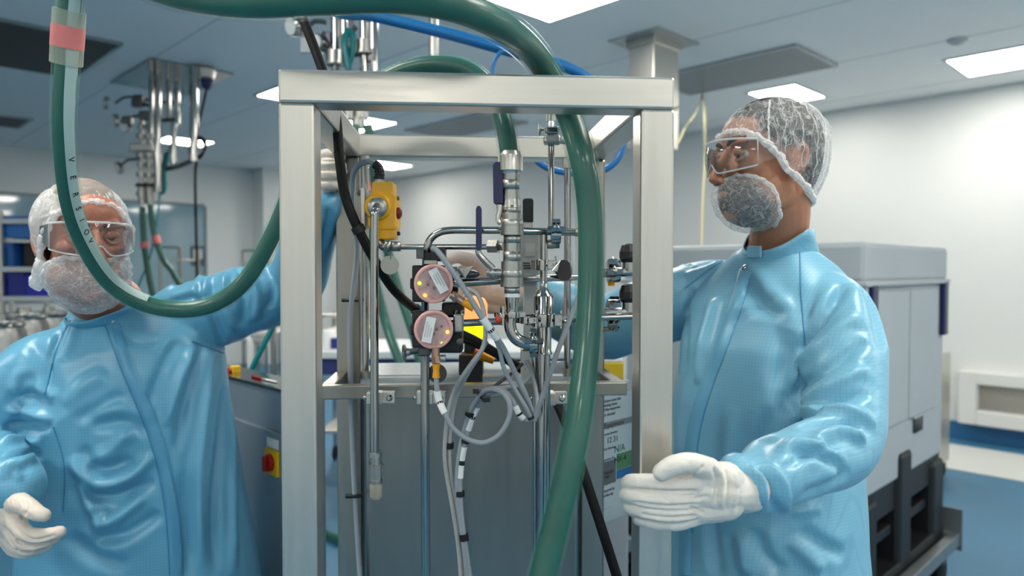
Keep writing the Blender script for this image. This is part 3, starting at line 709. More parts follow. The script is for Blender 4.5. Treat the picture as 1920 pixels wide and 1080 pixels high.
FOLDS_R = [
    # sleeve (upper arm)
    ([(1500, 660), (1540, 600), (1585, 535)], 0.012, -0.010), ([(1470, 740), (1500, 690), (1560, 630), (1600, 590)], 0.014, 0.008),
    ([(1490, 735), (1550, 690), (1620, 640)], 0.012, -0.008), ([(1495, 765), (1560, 725), (1625, 690)], 0.014, 0.009), ([(1500, 790), (1560, 760), (1630, 735)], 0.010, -0.007),
    ([(1490, 775), (1540, 770), (1600, 775), (1640, 800)], 0.013, 0.009), ([(1500, 805), (1550, 795), (1610, 800)], 0.010, -0.009), ([(1520, 825), (1570, 812), (1620, 825)], 0.010, 0.008),
    ([(1600, 500), (1640, 580), (1648, 660)], 0.015, -0.005), ([(1560, 480), (1600, 540), (1610, 620)], 0.02, 0.006),
    # forearm
    ([(1480, 850), (1530, 850), (1580, 880)], 0.010, -0.008), ([(1460, 845), (1500, 835), (1560, 845)], 0.010, 0.007), ([(1395, 875), (1425, 900), (1435, 950)], 0.008, 0.007), ([(1415, 870), (1448, 905), (1452, 960)], 0.007, -0.007),
    ([(1440, 865), (1470, 910), (1468, 960)], 0.008, 0.006), ([(1470, 880), (1520, 850), (1570, 835)], 0.006, -0.004), ([(1500, 930), (1550, 910), (1590, 880)], 0.012, -0.005), ([(1480, 960), (1540, 950)], 0.012, 0.005),
    # chest and skirt
    ([(1395, 520), (1430, 575), (1480, 590)], 0.016, -0.005), ([(1340, 560), (1320, 640), (1310, 720)], 0.016, 0.008), ([(1300, 540), (1290, 620), (1284, 700)], 0.014, -0.007), ([(1360, 620), (1410, 580), (1460, 560)], 0.012, -0.003),
    ([(1480, 620), (1470, 700), (1478, 780)], 0.02, -0.007), ([(1440, 760), (1430, 850), (1420, 880)], 0.02, -0.005), ([(1375, 760), (1365, 860), (1375, 1000)], 0.022, 0.006), ([(1330, 900), (1335, 1000), (1345, 1078)], 0.018, -0.008),
    ([(1420, 990), (1435, 1040), (1470, 1078)], 0.016, -0.008), ([(1390, 1000), (1400, 1078)], 0.018, 0.008), ([(1480, 1010), (1510, 1040), (1540, 1070)], 0.016, 0.007), ([(1500, 990), (1540, 1020), (1580, 1040)], 0.014, -0.006),
    ([(1405, 500), (1440, 540), (1480, 600), (1490, 660)], 0.02, 0.004), ([(1290, 500), (1330, 480), (1370, 470)], 0.012, -0.006), ([(1285, 520), (1330, 505), (1360, 490)], 0.012, 0.006),
]
sculpt(gme, FOLDS_R, 0.0045, 6.0, (1.0, 1.0, 0.55), 2.0)
gr_ = link('gown', gme, GOWN_R, pr)
M_SEAM_B = mat('gown_seam', (84, 150, 186), 0.55)
ribbon(gme, [(1398, 508), (1384, 560), (1352, 650), (1322, 730), (1302, 800), (1292, 880), (1286, 1000), (1284, 1078)], 24, 0.0055, 'placket', mat('placket_blue', (108, 172, 202), 0.4), gr_)
for st in ([(1408, 510), (1396, 560), (1364, 650), (1334, 730), (1314, 800), (1304, 880), (1298, 1000)], [(1500, 470), (1502, 540), (1506, 600), (1510, 648)], [(1372, 478), (1330, 505), (1285, 540)]):
    ribbon(gme, st, 3.5, 0.0018, 'seam', M_SEAM_B, gr_)
for yy in (504, 560, 640, 720, 800, 900, 1000):
    xx = np.interp(yy, [508, 650, 800, 1000], [1398, 1352, 1302, 1286])
    h = BVHTree.FromPolygons([v.co for v in gme.vertices], [p.vertices for p in gme.polygons]).ray_cast(CAMV, ray(xx, yy).normalized()) if yy in (504,) else (None,)
    if h[0] is not None: MB().lathe(h[0] + h[1] * 0.003, h[1], [(0, 0.006), (0.003, 0.006), (0.004, 0.004)], 14).build('snap', POL, gr_)
# standing collar
HC = P(1439, 299, 1.43)
nb = CR - FB * 0.012 + UP * 1.475; nt = HC - UP * 0.10 + Vector((0.028, 0.012, 0))
ax = (nt - nb).normalized()
rows = []
for j in range(6):
    row = []
    for k in range(41):
        an = -math.pi + 2 * math.pi * k / 40          # 0 = front
        rad_u, rad_v = 0.082 - 0.003 * j, 0.088 - 0.003 * j
        front = math.cos(an)
        hgt = 0.082 - 0.040 * max(0, front)
        wav = 0.002 * math.sin(6 * an + j)
        p = nb + UP * (-0.014 - 0.012 * max(0, front)) + FB * (front * (rad_v + wav)) + LB * (math.sin(an) * (rad_u + wav)) + ax * (hgt * j / 5)
        row.append(p)
    rows.append(row)
co_ = MB().grid(rows).build('collar', GOWN_R, pr); sm = co_.modifiers.new('thickness', 'SOLIDIFY'); sm.thickness = 0.003
MB().box(nb + FB * 0.094 + UP * 0.008 + LB * 0.016, LB * 0.016, FB * 0.003, UP * 0.012).build('collar_tab', GOWN_R, pr, bevel=0.002)
# legs, boots
for s in (-1, 1):
    MB().tube([CR + LB * (s * 0.10) + UP * 0.55, CR + LB * (s * 0.10) + UP * 0.3, CR + LB * (s * 0.10) + UP * 0.08], [0.09, 0.078, 0.07], 18, 3).build('trouser_leg', GOWN_R, pr)
    MB().ell(CR + LB * (s * 0.10) + FB * 0.06 + UP * 0.055, Matrix((FB, LB, UP)).transposed(), 0.14, 0.052, 0.055).build('boot', mat('white_boot', (225, 226, 226), 0.5), pr)
# head
SKIN_R = SK('skin_tan', (178, 122, 92))
hf = Vector((-math.cos(math.radians(12)), -math.sin(math.radians(12)), 0))
mb, R, L = build_head(pr, HC, hf, 2, None, None, None, None, None, None, None, 1)
RBm = Matrix((FB, LB, UP)).transposed()
finish_head(pr, mb, R, L, HC, [L(-0.018, 0, -0.035), L(-0.03, 0, -0.09), nb.lerp(nt, 0.35), nb], SKIN_R, {'RB': RBm, 'gaze': (0.0, -0.25)})
M_HAIR = mat('dark_hair', (26, 22, 22), 0.6, bump=0.5, bscale=260, stretch=(1, 1, 4))
def e_hair(ph):
    c = math.cos(ph); f_ = abs(((ph + math.pi) % (2 * math.pi)) - math.pi)
    return float(np.interp(f_, [0, 0.6, 1.0, 1.35, 1.7, 2.2, math.pi], [0.080, 0.072, 0.042, 0.012, 0.02, -0.055, -0.075]))
rows = shell_cap(HC, R, (-0.012, 0, 0.030), (0.101, 0.079, 0.091), e_hair, 80, 26, 0.002, 3, 60)
MB().grid(rows).build('hair', M_HAIR, pr)
NET = film('hair_net', (244, 246, 246), haze=0.20, crease=0.72, scale=52, stretch=(1, 1, 0.4))
def e_net(ph):
    f_ = abs(((ph + math.pi) % (2 * math.pi)) - math.pi)
    return float(np.interp(f_, [0, 0.45, 0.8, 1.1, 1.4, 1.8, 2.2, math.pi], [0.048, 0.046, 0.036, 0.006, -0.034, -0.058, -0.074, -0.086]))
rows = shell_cap(HC, R, (-0.014, 0, 0.028), (0.106, 0.088, 0.092), e_net, 150, 50, 0.0032, 5, 34, lambda ph, th: 0.006 * max(0, -math.cos(ph)) * math.sin(th), 1)
hn = MB().grid(rows).build('hair_net', NET, pr)
NETD = film('net_hem', (248, 249, 249), haze=0.72, crease=0.98, scale=60)
rf = MB(); ruffle(rf, rows[-1], 0.0072, 0.004, 3); rf.build('elastic_hem', NETD, hn)
rf = MB(); ruffle(rf, [rows[j][int(150 * 0.16)] for j in range(18, 51)], 0.0018, 0.002, 8); rf.build('pleat', NETD, hn)
for q_ in (0.21, 0.26, 0.31, 0.36, 0.41):
    rf = MB(); ruffle(rf, [rows[j][int(150 * q_)] for j in range(6, 48, 2)], 0.0009, 0.004, 8 + q_ * 10); rf.build('pleat', NETD, hn)
def beard_shell(C, R, cen, rad, axis, ang, amp, seed, fs, nphi=110, nt=40):
    axis = Vector(axis).normalized(); u = axis.cross(Vector((0, 1, 0))).normalized(); v = Vector((0, 1, 0)); v = axis.cross(u).normalized()
    cen = Vector(cen); rows = []
    for j in range(nt + 1):
        row = []
        for i in range(nphi + 1):
            ph = 2 * math.pi * i / nphi; th = ang(ph) * j / nt
            d = axis * math.cos(th) + (u * math.cos(ph) + v * math.sin(ph)) * math.sin(th)
            p = cen + Vector((d.x * rad[0], d.y * rad[1], d.z * rad[2]))
            q = p * fs + Vector((seed, 0, 0)); w = noise.noise(q * 0.5)
            row.append(C + R @ (p + d * amp * (1 - 2 * abs(noise.noise(q + Vector((w, w, -w)) * 1.4)))))
        rows.append(row)
    return rows
# u points up/forward for axis (0.8,0,-0.6)
BEARD = mat('dark_beard', (34, 27, 27), 0.75, bump=0.6, bscale=320)
def bang(top, side, bot):
    def f(ph):
        c = math.cos(ph); return side + (top - side) * max(0, c) ** 3 + (bot - side) * max(0, -c) ** 1.5
    return f
axb = (0.80, 0, -0.60); ut = Vector(axb).normalized().cross(Vector((0, 1, 0)))
flip = 1 if ut.z > 0 else -1
tb_ = (lambda t, s, b: bang(t, s, b) if flip > 0 else bang(b, s, t))
rows = beard_shell(HC, R, (0.040, 0, -0.072), (0.060, 0.060, 0.060), axb, tb_(0.98, 1.5, 1.3), 0.003, 2, 90)
MB().grid(rows).build('beard', BEARD, pr)
BNET = film('beard_net', (244, 246, 246), haze=0.24, crease=0.62, scale=46, stretch=(1, 1, 1.3))
rows = beard_shell(HC, R, (0.040, 0, -0.074), (0.072, 0.074, 0.070), axb, tb_(1.10, 1.68, 1.5), 0.003, 4, 38)
bn = MB().grid(rows).build('beard_net', BNET, pr)
rf = MB(); ruffle(rf, rows[-1], 0.0036, 0.003, 3); rf.build('elastic_hem', NETD, bn)
goggles(pr, R, L)
# gloves
G1 = [([(1330, 880, 0.980), (1295, 868, 0.960), (1262, 872, 0.950), (1240, 886, 0.950)], [0.0165, 0.0140, 0.0128, 0.0118]),     # thumb
      ([(1315, 905, 0.985), (1262, 908, 0.970), (1210, 905, 0.975), (1181, 905, 1.000), (1183, 912, 1.065)], [0.0145, 0.0132, 0.0122, 0.0115, 0.0105]),
      ([(1312, 930, 0.990), (1258, 936, 0.970), (1205, 931, 0.975), (1177, 928, 1.005), (1181, 934, 1.065)], [0.0145, 0.0136, 0.0124, 0.0116, 0.0105]),
      ([(1310, 952, 0.995), (1262, 961, 0.975), (1212, 956, 0.980), (1184, 951, 1.005), (1187, 956, 1.065)], [0.0138, 0.0130, 0.0120, 0.0110, 0.0100]),
      ([(1308, 968, 1.000), (1268, 980, 0.985), (1226, 978, 0.990), (1200, 972, 1.010), (1199, 975, 1.065)], [0.0120, 0.0112, 0.0105, 0.0098, 0.0090])]
PALM1 = [([(1400, 917, 1.030), (1350, 918, 1.000), (1315, 915, 0.995)], [0.0335, 0.0300, 0.0270]), ([(1360, 940, 1.005), (1312, 950, 1.000)], [0.027, 0.022]), ([(1360, 900, 1.000), (1315, 890, 0.985)], [0.026, 0.019]), ([(1345, 950, 1.005), (1300, 960, 1.000)], [0.022, 0.017])]
CR1 = [([(1310, 920), (1250, 921), (1185, 917)], 0.003, -0.0026), ([(1312, 945), (1250, 949), (1185, 941)], 0.003, -0.0026), ([(1310, 966), (1255, 971), (1200, 964)], 0.003, -0.0024),
       ([(1338, 875), (1345, 905), (1340, 945)], 0.004, -0.003), ([(1350, 880), (1356, 915), (1350, 950)], 0.0035, 0.002), ([(1362, 880), (1368, 915), (1360, 955)], 0.004, -0.0025), ([(1378, 880), (1382, 915), (1374, 960)], 0.004, 0.002), ([(1260, 900), (1300, 888), (1320, 872)], 0.003, -0.002), ([(1290, 950), (1320, 962)], 0.003, -0.002), ([(1300, 935), (1330, 930)], 0.003, -0.0015)]
link('glove', hand_mesh(G1, PALM1, 0.002, 3, CR1, 3), M_GLOVE, pr)
G2 = [([(930, 525, 1.67), (895, 492, 1.65), (862, 482, 1.63), (845, 486, 1.62)], [0.022, 0.018, 0.015, 0.013]),
      ([(925, 525, 1.67), (885, 505, 1.66), (858, 515, 1.64), (850, 535, 1.64)], [0.018, 0.0155, 0.014, 0.012]), ([(925, 545, 1.68), (885, 532, 1.67), (860, 545, 1.65), (858, 562, 1.65)], [0.018, 0.0155, 0.014, 0.012]), ([(928, 562, 1.69), (892, 556, 1.69), (868, 568, 1.67), (868, 582, 1.67)], [0.017, 0.015, 0.013, 0.011]), ([(935, 578, 1.70), (902, 578, 1.70), (882, 588, 1.69)], [0.015, 0.013, 0.011])]
PALM2 = [([(1010, 563, 1.68), (965, 550, 1.68), (922, 540, 1.68)], [0.040, 0.041, 0.040]), ([(960, 570, 1.69), (925, 565, 1.69)], [0.034, 0.028]), ([(960, 535, 1.68), (920, 522, 1.67)], [0.032, 0.026])]
link('glove', hand_mesh(G2, PALM2, 0.0028, 3, None, 5), mat('blush_glove', (222, 208, 200), 0.5), pr)
# ================================================================== left man
b_ = math.radians(18)
FBL = Vector((math.sin(b_), -math.cos(b_), 0)); LBL = Vector((math.cos(b_), math.sin(b_), 0))
CL = Vector((-0.862, 1.60, 0))
pl = thing('person', 'man in shiny blue gown and dense white hair net reaching up behind the left post', 'person', (CL.x, CL.y, 0))
GOWN_L = gown_mat('gown_blue_left_shaded', (98, 166, 198), LBL)  # same fabric as the right gown, with shade put into its colour
tilt = 0.20                                       # shoulders slope down to his right
def tl(z, hw, hd, df=0.0, dl=0.0, n=2.4, t=1.0): return (CL + FBL * df + LBL * dl + UP * z, (LBL + UP * (tilt * t)) * hw, FBL * hd, n)
mb = MB()
ring_loft(mb, [tl(0.40, 0.27, 0.19, 0, 0.03, t=0), tl(0.65, 0.255, 0.18, 0, 0.03, t=0), tl(0.85, 0.235, 0.17, 0, 0.02, t=0.1), tl(1.0, 0.22, 0.16, 0.005, 0.01, t=0.4), tl(1.12, 0.21, 0.15, 0.01, 0.0, t=0.8), tl(1.22, 0.20, 0.14, 0.012), tl(1.28, 0.182, 0.12, 0.008), tl(1.32, 0.15, 0.10, 0.0), tl(1.35, 0.115, 0.085, -0.004, -0.012), tl(1.375, 0.08, 0.072, -0.006, -0.02, t=0.5), tl(1.39, 0.058, 0.06, -0.006, -0.024, t=0.3)])
s1 = P(72, 700, 1.52); e1 = P(-22, 838, 1.50); w1 = P(28, 912, 1.31)
limb(mb, [CL - LBL * 0.09 + UP * 1.245, s1, s1.lerp(e1, 0.55) + Vector((-0.012, 0, 0)), e1, e1.lerp(w1, 0.5) + Vector((0.0, -0.01, -0.004)), w1], [0.078, 0.08, 0.076, 0.070, 0.064, 0.050], 6)
s2 = P(362, 598, 1.64); e2 = P(545, 535, 1.62); w2 = P(608, 385, 1.49)
limb(mb, [CL + LBL * 0.09 + UP * 1.29, s2, s2.lerp(e2, 0.5), e2, e2.lerp(w2, 0.5), w2], [0.085, 0.086, 0.078, 0.066, 0.055, 0.040], 6)
gme = remesh(mb.bm, 0.0055, 7)
FOLDS_L = [
    ([(250, 800), (200, 850), (150, 870)], 0.016, 0.007), ([(280, 810), (230, 790), (170, 800)], 0.016, -0.008), ([(150, 840), (190, 880), (250, 860)], 0.014, -0.008), ([(130, 860), (180, 905), (240, 895), (290, 850)], 0.014, 0.009),
    ([(160, 930), (220, 930), (290, 900)], 0.014, -0.008), ([(150, 900), (165, 940), (190, 985)], 0.010, 0.008), ([(170, 985), (220, 970), (270, 930)], 0.014, 0.009), ([(180, 1010), (240, 1000), (300, 960)], 0.014, -0.008),
    ([(130, 1000), (180, 1040), (240, 1060)], 0.016, -0.007), ([(200, 700), (160, 720), (120, 760)], 0.018, 0.005), ([(235, 740), (190, 760), (140, 790)], 0.014, -0.005),
    # left side of his gown, long drapes from the raised arm
    ([(380, 640), (350, 740), (330, 850)], 0.014, -0.007), ([(400, 660), (385, 760), (370, 900), (372, 1070)], 0.014, 0.009), ([(365, 650), (330, 730), (310, 800)], 0.013, 0.008), ([(420, 700), (412, 820), (400, 960), (404, 1078)], 0.013, -0.009),
    ([(345, 880), (350, 980), (360, 1078)], 0.016, -0.007), ([(430, 760), (432, 900), (436, 1078)], 0.014, 0.008), ([(330, 640), (300, 700), (280, 760)], 0.012, -0.006),
    # raised arm
    ([(400, 520), (395, 580), (420, 640)], 0.010, -0.008), ([(425, 510), (425, 570), (440, 620)], 0.010, 0.009), ([(450, 505), (455, 560), (452, 610)], 0.009, -0.009), ([(475, 520), (485, 560), (478, 600)], 0.010, 0.008), ([(500, 500), (510, 540), (505, 580)], 0.010, -0.007),
    ([(290, 560), (340, 530), (380, 520)], 0.012, 0.006), ([(300, 580), (350, 560), (390, 560)], 0.010, -0.006), ([(370, 505), (375, 540), (365, 580)], 0.008, -0.007),
    ([(600, 470), (610, 430), (615, 390)], 0.010, -0.006),
    # right sleeve
    ([(10, 770), (50, 770), (95, 790)], 0.011, 0.009), ([(5, 800), (50, 795), (100, 800)], 0.010, -0.009), ([(20, 745), (60, 740), (95, 760)], 0.010, -0.008), ([(0, 830), (40, 825), (80, 830)], 0.010, 0.008), ([(5, 860), (40, 850), (75, 850)], 0.010, -0.008), ([(10, 885), (40, 870), (60, 860)], 0.009, 0.008),
    ([(60, 640), (90, 690), (100, 740)], 0.016, -0.006), ([(40, 690), (30, 730), (60, 760)], 0.012, 0.006), ([(10, 900), (15, 880), (40, 900)], 0.008, 0.006),
    ([(130, 590), (110, 640), (90, 700), (85, 750)], 0.009, -0.005), ([(150, 600), (135, 640), (120, 680)], 0.012, 0.005), ([(205, 600), (250, 640), (300, 640)], 0.014, -0.005),
]
sculpt(gme, FOLDS_L, 0.0045, 6.0, (1.0, 1.0, 0.55), 9.0)
gl_ = link('gown', gme, GOWN_L, pl)
M_SEAM_L = mat('gown_seam_left', (62, 132, 172), 0.55)
ribbon(gme, [(208, 600), (222, 640), (245, 700), (275, 770), (300, 840), (318, 920), (328, 1000), (332, 1078)], 26, 0.0055, 'placket', mat('placket_blue_left', (84, 152, 188), 0.4), gl_)
for st in ([(196, 604), (212, 650), (232, 705), (262, 775), (287, 845), (304, 920), (314, 1000), (318, 1078)], [(132, 600), (112, 640), (96, 690), (84, 740)], [(360, 640), (400, 655), (432, 668)], [(100, 800), (120, 870), (118, 960)]):
    ribbon(gme, st, 3.0, 0.0018, 'seam', M_SEAM_L, gl_)
# collar
HL = P(157, 446, 1.45)
hfl = Vector((math.sin(math.radians(44)), -math.cos(math.radians(44)), 0))
nb2 = CL - LBL * 0.03 + UP * 1.365 + FBL * 0.0; nt2 = HL - UP * 0.10 - hfl * 0.03
ax = (nt2 - nb2).normalized(); rows = []
for j in range(6):
    row = []
    for k in range(41):
        an = -math.pi + 2 * math.pi * k / 40; front = math.cos(an)
        hgt = 0.056 - 0.012 * max(0, front); wav = 0.0025 * math.sin(5 * an + j)
        row.append(nb2 - UP * (0.020 + 0.018 * max(0, front)) + FBL * (front * (0.090 - 0.003 * j + wav)) + LBL * (math.sin(an) * (0.084 - 0.003 * j + wav)) + UP * (0.02 * math.sin(an)) + ax * (hgt * j / 5))
    rows.append(row)
co_ = MB().grid(rows).build('collar', GOWN_L, pl); sm = co_.modifiers.new('thickness', 'SOLIDIFY'); sm.thickness = 0.003
for xx, yy in ((210, 602),):
    h = BVHTree.FromPolygons([v.co for v in gme.vertices], [p.vertices for p in gme.polygons]).ray_cast(CAMV, ray(xx, yy).normalized())
    if h[0] is not None: MB().lathe(h[0] + h[1] * 0.004, h[1], [(0, 0.006), (0.003, 0.006), (0.004, 0.004)], 14).build('snap', POL, gl_)
for s in (-1, 1):
    MB().tube([CL + LBL * (s * 0.11) + UP * 0.55, CL + LBL * (s * 0.11) + UP * 0.3, CL + LBL * (s * 0.11) + UP * 0.08], [0.09, 0.078, 0.07], 18, 3).build('trouser_leg', GOWN_L, pl)
    MB().ell(CL + LBL * (s * 0.11) + FBL * 0.06 + UP * 0.055, Matrix((FBL, LBL, UP)).transposed(), 0.14, 0.052, 0.055).build('boot', mat('white_boot', (225, 226, 226), 0.5), pl)
SKIN_L = SK('skin_ruddy', (180, 116, 94))
mb, R, L = build_head(pl, HL, hfl, 4, None, None, None, None, None, None, None, 1)
finish_head(pl, mb, R, L, HL, [L(-0.018, 0, -0.035), L(-0.03, 0, -0.09), nb2.lerp(nt2, 0.35), nb2], SKIN_L, {'RB': Matrix((FBL, LBL, UP)).transposed(), 'gaze': (-0.05, 0.02)})
rows = shell_cap(HL, R, (-0.012, 0, 0.030), (0.099, 0.077, 0.089), e_hair, 80, 26, 0.002, 3, 60)
MB().grid(rows).build('hair', mat('grey_hair', (140, 130, 122), 0.7, bump=0.5, bscale=260), pl)
NETL = film('hair_net_dense', (246, 247, 247), haze=0.62, crease=0.97, scale=40, stretch=(1, 1, 0.6))
def e_netl(ph):
    f_ = abs(((ph + math.pi) % (2 * math.pi)) - math.pi)
    return float(np.interp(f_, [0, 0.45, 0.8, 1.1, 1.4, 1.8, 2.2, math.pi], [0.072, 0.066, 0.044, 0.006, -0.040, -0.062, -0.068, -0.070]))
rows = shell_cap(HL, R, (-0.014, 0, 0.026), (0.103, 0.085, 0.088), e_netl, 150, 50, 0.0032, 12, 36, lambda ph, th: 0.006 * max(0, -math.cos(ph)) * math.sin(th), 1)
hn = MB().grid(rows).build('hair_net', NETL, pl)
rf = MB(); ruffle(rf, rows[-1], 0.0066, 0.004, 5); rf.build('elastic_hem', NETD, hn)
rows = beard_shell(HL, R, (0.040, 0, -0.072), (0.058, 0.058, 0.058), axb, tb_(0.75, 1.3, 1.2), 0.002, 2, 90)
MB().grid(rows).build('beard', mat('stubble_beard', (150, 108, 100), 0.8, var=0.2, vscale=120), pl)
BNETL = film('beard_net_left', (246, 247, 247), haze=0.34, crease=0.7, scale=44, stretch=(1, 1, 1.3))
rows = beard_shell(HL, R, (0.038, 0, -0.076), (0.072, 0.074, 0.072), axb, tb_(1.12, 1.72, 1.6), 0.0035, 9, 36)
bn = MB().grid(rows).build('beard_net', BNETL, pl)
rf = MB(); ruffle(rf, rows[-1], 0.0045, 0.004, 6); rf.build('elastic_hem', NETD, bn)
rf = MB(); ruffle(rf, [L(0.02 - 0.004 * k, -0.074 - 0.001 * k, -0.045 - 0.007 * k) for k in range(9)], 0.012, 0.006, 4); rf.build('gathered_edge', NETD, bn)
goggles(pl, R, L)
G3 = [([(30, 940, 1.28), (52, 950, 1.25), (70, 962, 1.24), (82, 966, 1.24)], [0.020, 0.0155, 0.0135, 0.0115]),
      ([(26, 972, 1.28), (48, 1000, 1.26), (80, 1004, 1.26), (112, 997, 1.27)], [0.0165, 0.0140, 0.0125, 0.0105]),
      ([(18, 985, 1.29), (40, 1016, 1.28), (72, 1018, 1.28), (102, 1008, 1.29)], [0.0165, 0.0140, 0.0125, 0.0105]),
      ([(12, 995, 1.30), (32, 1026, 1.30), (62, 1029, 1.30), (88, 1022, 1.31)], [0.0155, 0.0132, 0.0118, 0.0100]),
      ([(8, 1000, 1.31), (24, 1030, 1.32), (48, 1036, 1.32), (70, 1033, 1.33)], [0.014, 0.0118, 0.0105, 0.0090])]
PALM3 = [([(22, 912, 1.31), (18, 935, 1.30), (18, 965, 1.295), (16, 985, 1.30)], [0.033, 0.0330, 0.0300, 0.0230]), ([(22, 925, 1.30), (34, 942, 1.28)], [0.026, 0.021]), ([(6, 950, 1.31), (4, 990, 1.31)], [0.026, 0.020])]
CR3 = [([(45, 935), (50, 950), (42, 975)], 0.004, -0.003), ([(30, 985), (60, 1012), (105, 1003)], 0.003, -0.0025), ([(22, 1000), (50, 1024), (95, 1016)], 0.003, -0.0025), ([(18, 1012), (40, 1034), (75, 1030)], 0.003, -0.0022)]
link('glove', hand_mesh(G3, PALM3, 0.0022, 3, CR3, 7), mat('cream_glove', (224, 212, 200), 0.5, var=0.03, vscale=40, bump=0.12, bscale=90), pl)
# raised hand closing on the rear left post
G4 = [([(604, 345, 1.475), (616, 330, 1.46), (630, 322, 1.455), (642, 322, 1.46)], [0.016, 0.013, 0.0115, 0.0105]),
      ([(600, 296, 1.475), (612, 290, 1.455), (628, 292, 1.45), (640, 294, 1.46)], [0.013, 0.0118, 0.011, 0.010]),
      ([(600, 312, 1.475), (613, 308, 1.45), (629, 309, 1.445), (641, 311, 1.455)], [0.013, 0.0122, 0.0112, 0.010]),
      ([(600, 330, 1.475), (614, 327, 1.45), (629, 328, 1.445), (640, 330, 1.455)], [0.013, 0.0122, 0.011, 0.010]),
      ([(602, 347, 1.475), (615, 346, 1.455), (628, 347, 1.45), (637, 348, 1.46)], [0.012, 0.011, 0.010, 0.009])]
PALM4 = [([(608, 385, 1.49), (606, 360, 1.488), (598, 330, 1.485), (594, 300, 1.485)], [0.029, 0.029, 0.027, 0.022])]
link('glove', hand_mesh(G4, PALM4, 0.0024, 3, [([(598, 303), (632, 302)], 0.003, -0.002), ([(598, 320), (632, 319)], 0.003, -0.002), ([(598, 338), (632, 338)], 0.003, -0.002)], 11), mat('cream_glove', (224, 212, 200), 0.5), pl)
# ------------------------------------------------------------------ process gear inside the frame
def px(n, d): return n * d / FPX                    # pixel size to metres at a depth
def V(p): return P(*p)
def hexnut(mb, a, b, r): mb.cyl(a, b, r, 6)
CAMD = Vector((0, -1, 0))
def clampset(parent, c, axis, r, side, name='clamp_band', w=0.016, wing=True, m=None):
    """hygienic clamp: split band around a pipe, hinge bolt and wing nut"""
    axis = Vector(axis).normalized(); side = Vector(side).normalized()
    bd = MB().lathe(c - axis * w / 2, axis, [(0, r * 0.86), (0.0005, r * 0.98), (w * 0.25, r), (w * 0.75, r), (w - 0.0005, r * 0.98), (w, r * 0.86)], 24).build(name, m or POL, parent)
    up = axis.cross(side).normalized()
    MB().box(c + side * (r + 0.005), side * 0.007, up * 0.006, axis * (w * 0.42)).build('ear', m or POL, bd, bevel=0.001)
    MB().box(c - side * (r + 0.003), side * 0.005, up * 0.006, axis * (w * 0.42)).build('hinge', m or POL, bd, bevel=0.001)
    MB().cyl(c + side * (r + 0.006) - up * 0.012, c + side * (r + 0.006) + up * 0.014, 0.0028, 10).build('bolt', POL, bd)
    if wing:
        wn = MB(); q = c + side * (r + 0.006) + up * 0.016
        wn.lathe(q - up * 0.003, up, [(0, 0.0055), (0.006, 0.0055), (0.008, 0.004)], 12)
        for s in (-1, 1): wn.box(q + axis * (s * 0.009) + up * 0.004, axis * 0.006, side * 0.0016, up * 0.006)
        wn.build('wing_nut', POL, bd)
    return bd
def pipeclamp(parent, c, r, d):
    """pipe bracket on the tray rail"""
    b_ = MB().box(c, FW * (r + 0.006), FD * (r + 0.004), UP * 0.011).build('pipe_clamp', STEELH, parent, bevel=0.002)
    MB().box(c + FW * (r + 0.016), FW * 0.012, FD * 0.005, UP * 0.011).build('clamp_lug', STEELH, b_, bevel=0.002)
    MB().lathe(c + FW * (r + 0.018) - FD * 0.005, -FD, [(0, 0.006), (0.003, 0.006), (0.0055, 0.003)], 14).build('bolt', POL, b_)
    MB().lathe(c - FW * (r + 0.009) - FD * 0.003, -FD, [(0, 0.004), (0.003, 0.004), (0.004, 0.002)], 12).build('bolt', POL, b_)
    return b_
# --- yellow switch box and its drain pipe
d = 1.235
yb = thing('yellow_junction_box', 'yellow cast junction box with black gland and red knob inside the frame', 'junction box', P(718, 455, d))
def oct_(cx, cy, w, h, k, d): return [P(cx + sx, cy + sy, d) for sx, sy in ((-w, -h + k), (-w + k, -h), (w - k, -h), (w, -h + k), (w, h - k), (w - k, h), (-w + k, h), (-w, h - k))]
MB().prism(oct_(716, 396, 27, 36, 8, d - 0.012), Vector((0, 0.05, 0))).build('housing', YEL, yb, bevel=0.003)
MB().prism(oct_(717, 352, 20, 12, 3, d - 0.010), Vector((0, 0.04, 0))).build('top_block', YEL, yb, bevel=0.002)
MB().prism(oct_(722, 437, 19, 12, 4, d - 0.010), Vector((0, 0.04, 0))).build('lower_block', YEL, yb, bevel=0.002)
MB().prism(oct_(722, 418, 22, 14, 4, d - 0.011), Vector((0, 0.042, 0))).build('middle_block', YEL, yb, bevel=0.002)
MB().lathe(P(709, 388, d - 0.010), CAMD, [(0, px(26, d)), (0.006, px(25, d)), (0.009, px(22, d))], 28).build('boss', YEL, yb)
MB().lathe(P(708, 389, d - 0.018), CAMD, [(0, px(18.5, d)), (0.004, px(18, d)), (0.007, px(14, d)), (0.009, px(10, d))], 26).build('threaded_collar', CAST, yb)
for (x, y) in ((744, 372), (745, 438)): MB().lathe(P(x, y, d), Vector((1, 0, 0)), [(0, 0.004), (0.004, 0.004), (0.005, 0.002)], 6).build('bolt', mat('brass', (160, 130, 70), 0.3, 1.0) if y < 400 else NAVY, yb)
MB().lathe(P(743, 400, d), Vector((1, 0, 0)), [(0, 0.004), (0.002, 0.0105), (0.006, 0.010), (0.0095, 0.005)], 16).build('red_knob', mat('dark_red', (110, 12, 22), 0.35), yb)
MB().lathe(P(711, 344, d), UP, [(0, px(11, d)), (0.006, px(11, d))], 16).build('gland_base', CAST, yb)
gl = MB(); gl.cyl(P(711, 340, d), P(711, 331, d), px(11, d), 6); gl.tube([P(711, 333, d), P(712, 322, d), P(709, 313, d), P(702, 308, d)], px(8.5, d), 14, 4)
for k in range(4): gl.torus(P(712 - k * 1.2, 327 - k * 5, d), UP, px(8.5, d), px(1.6, d), 16, 6)
gl.build('cable_gland', BLK, yb)
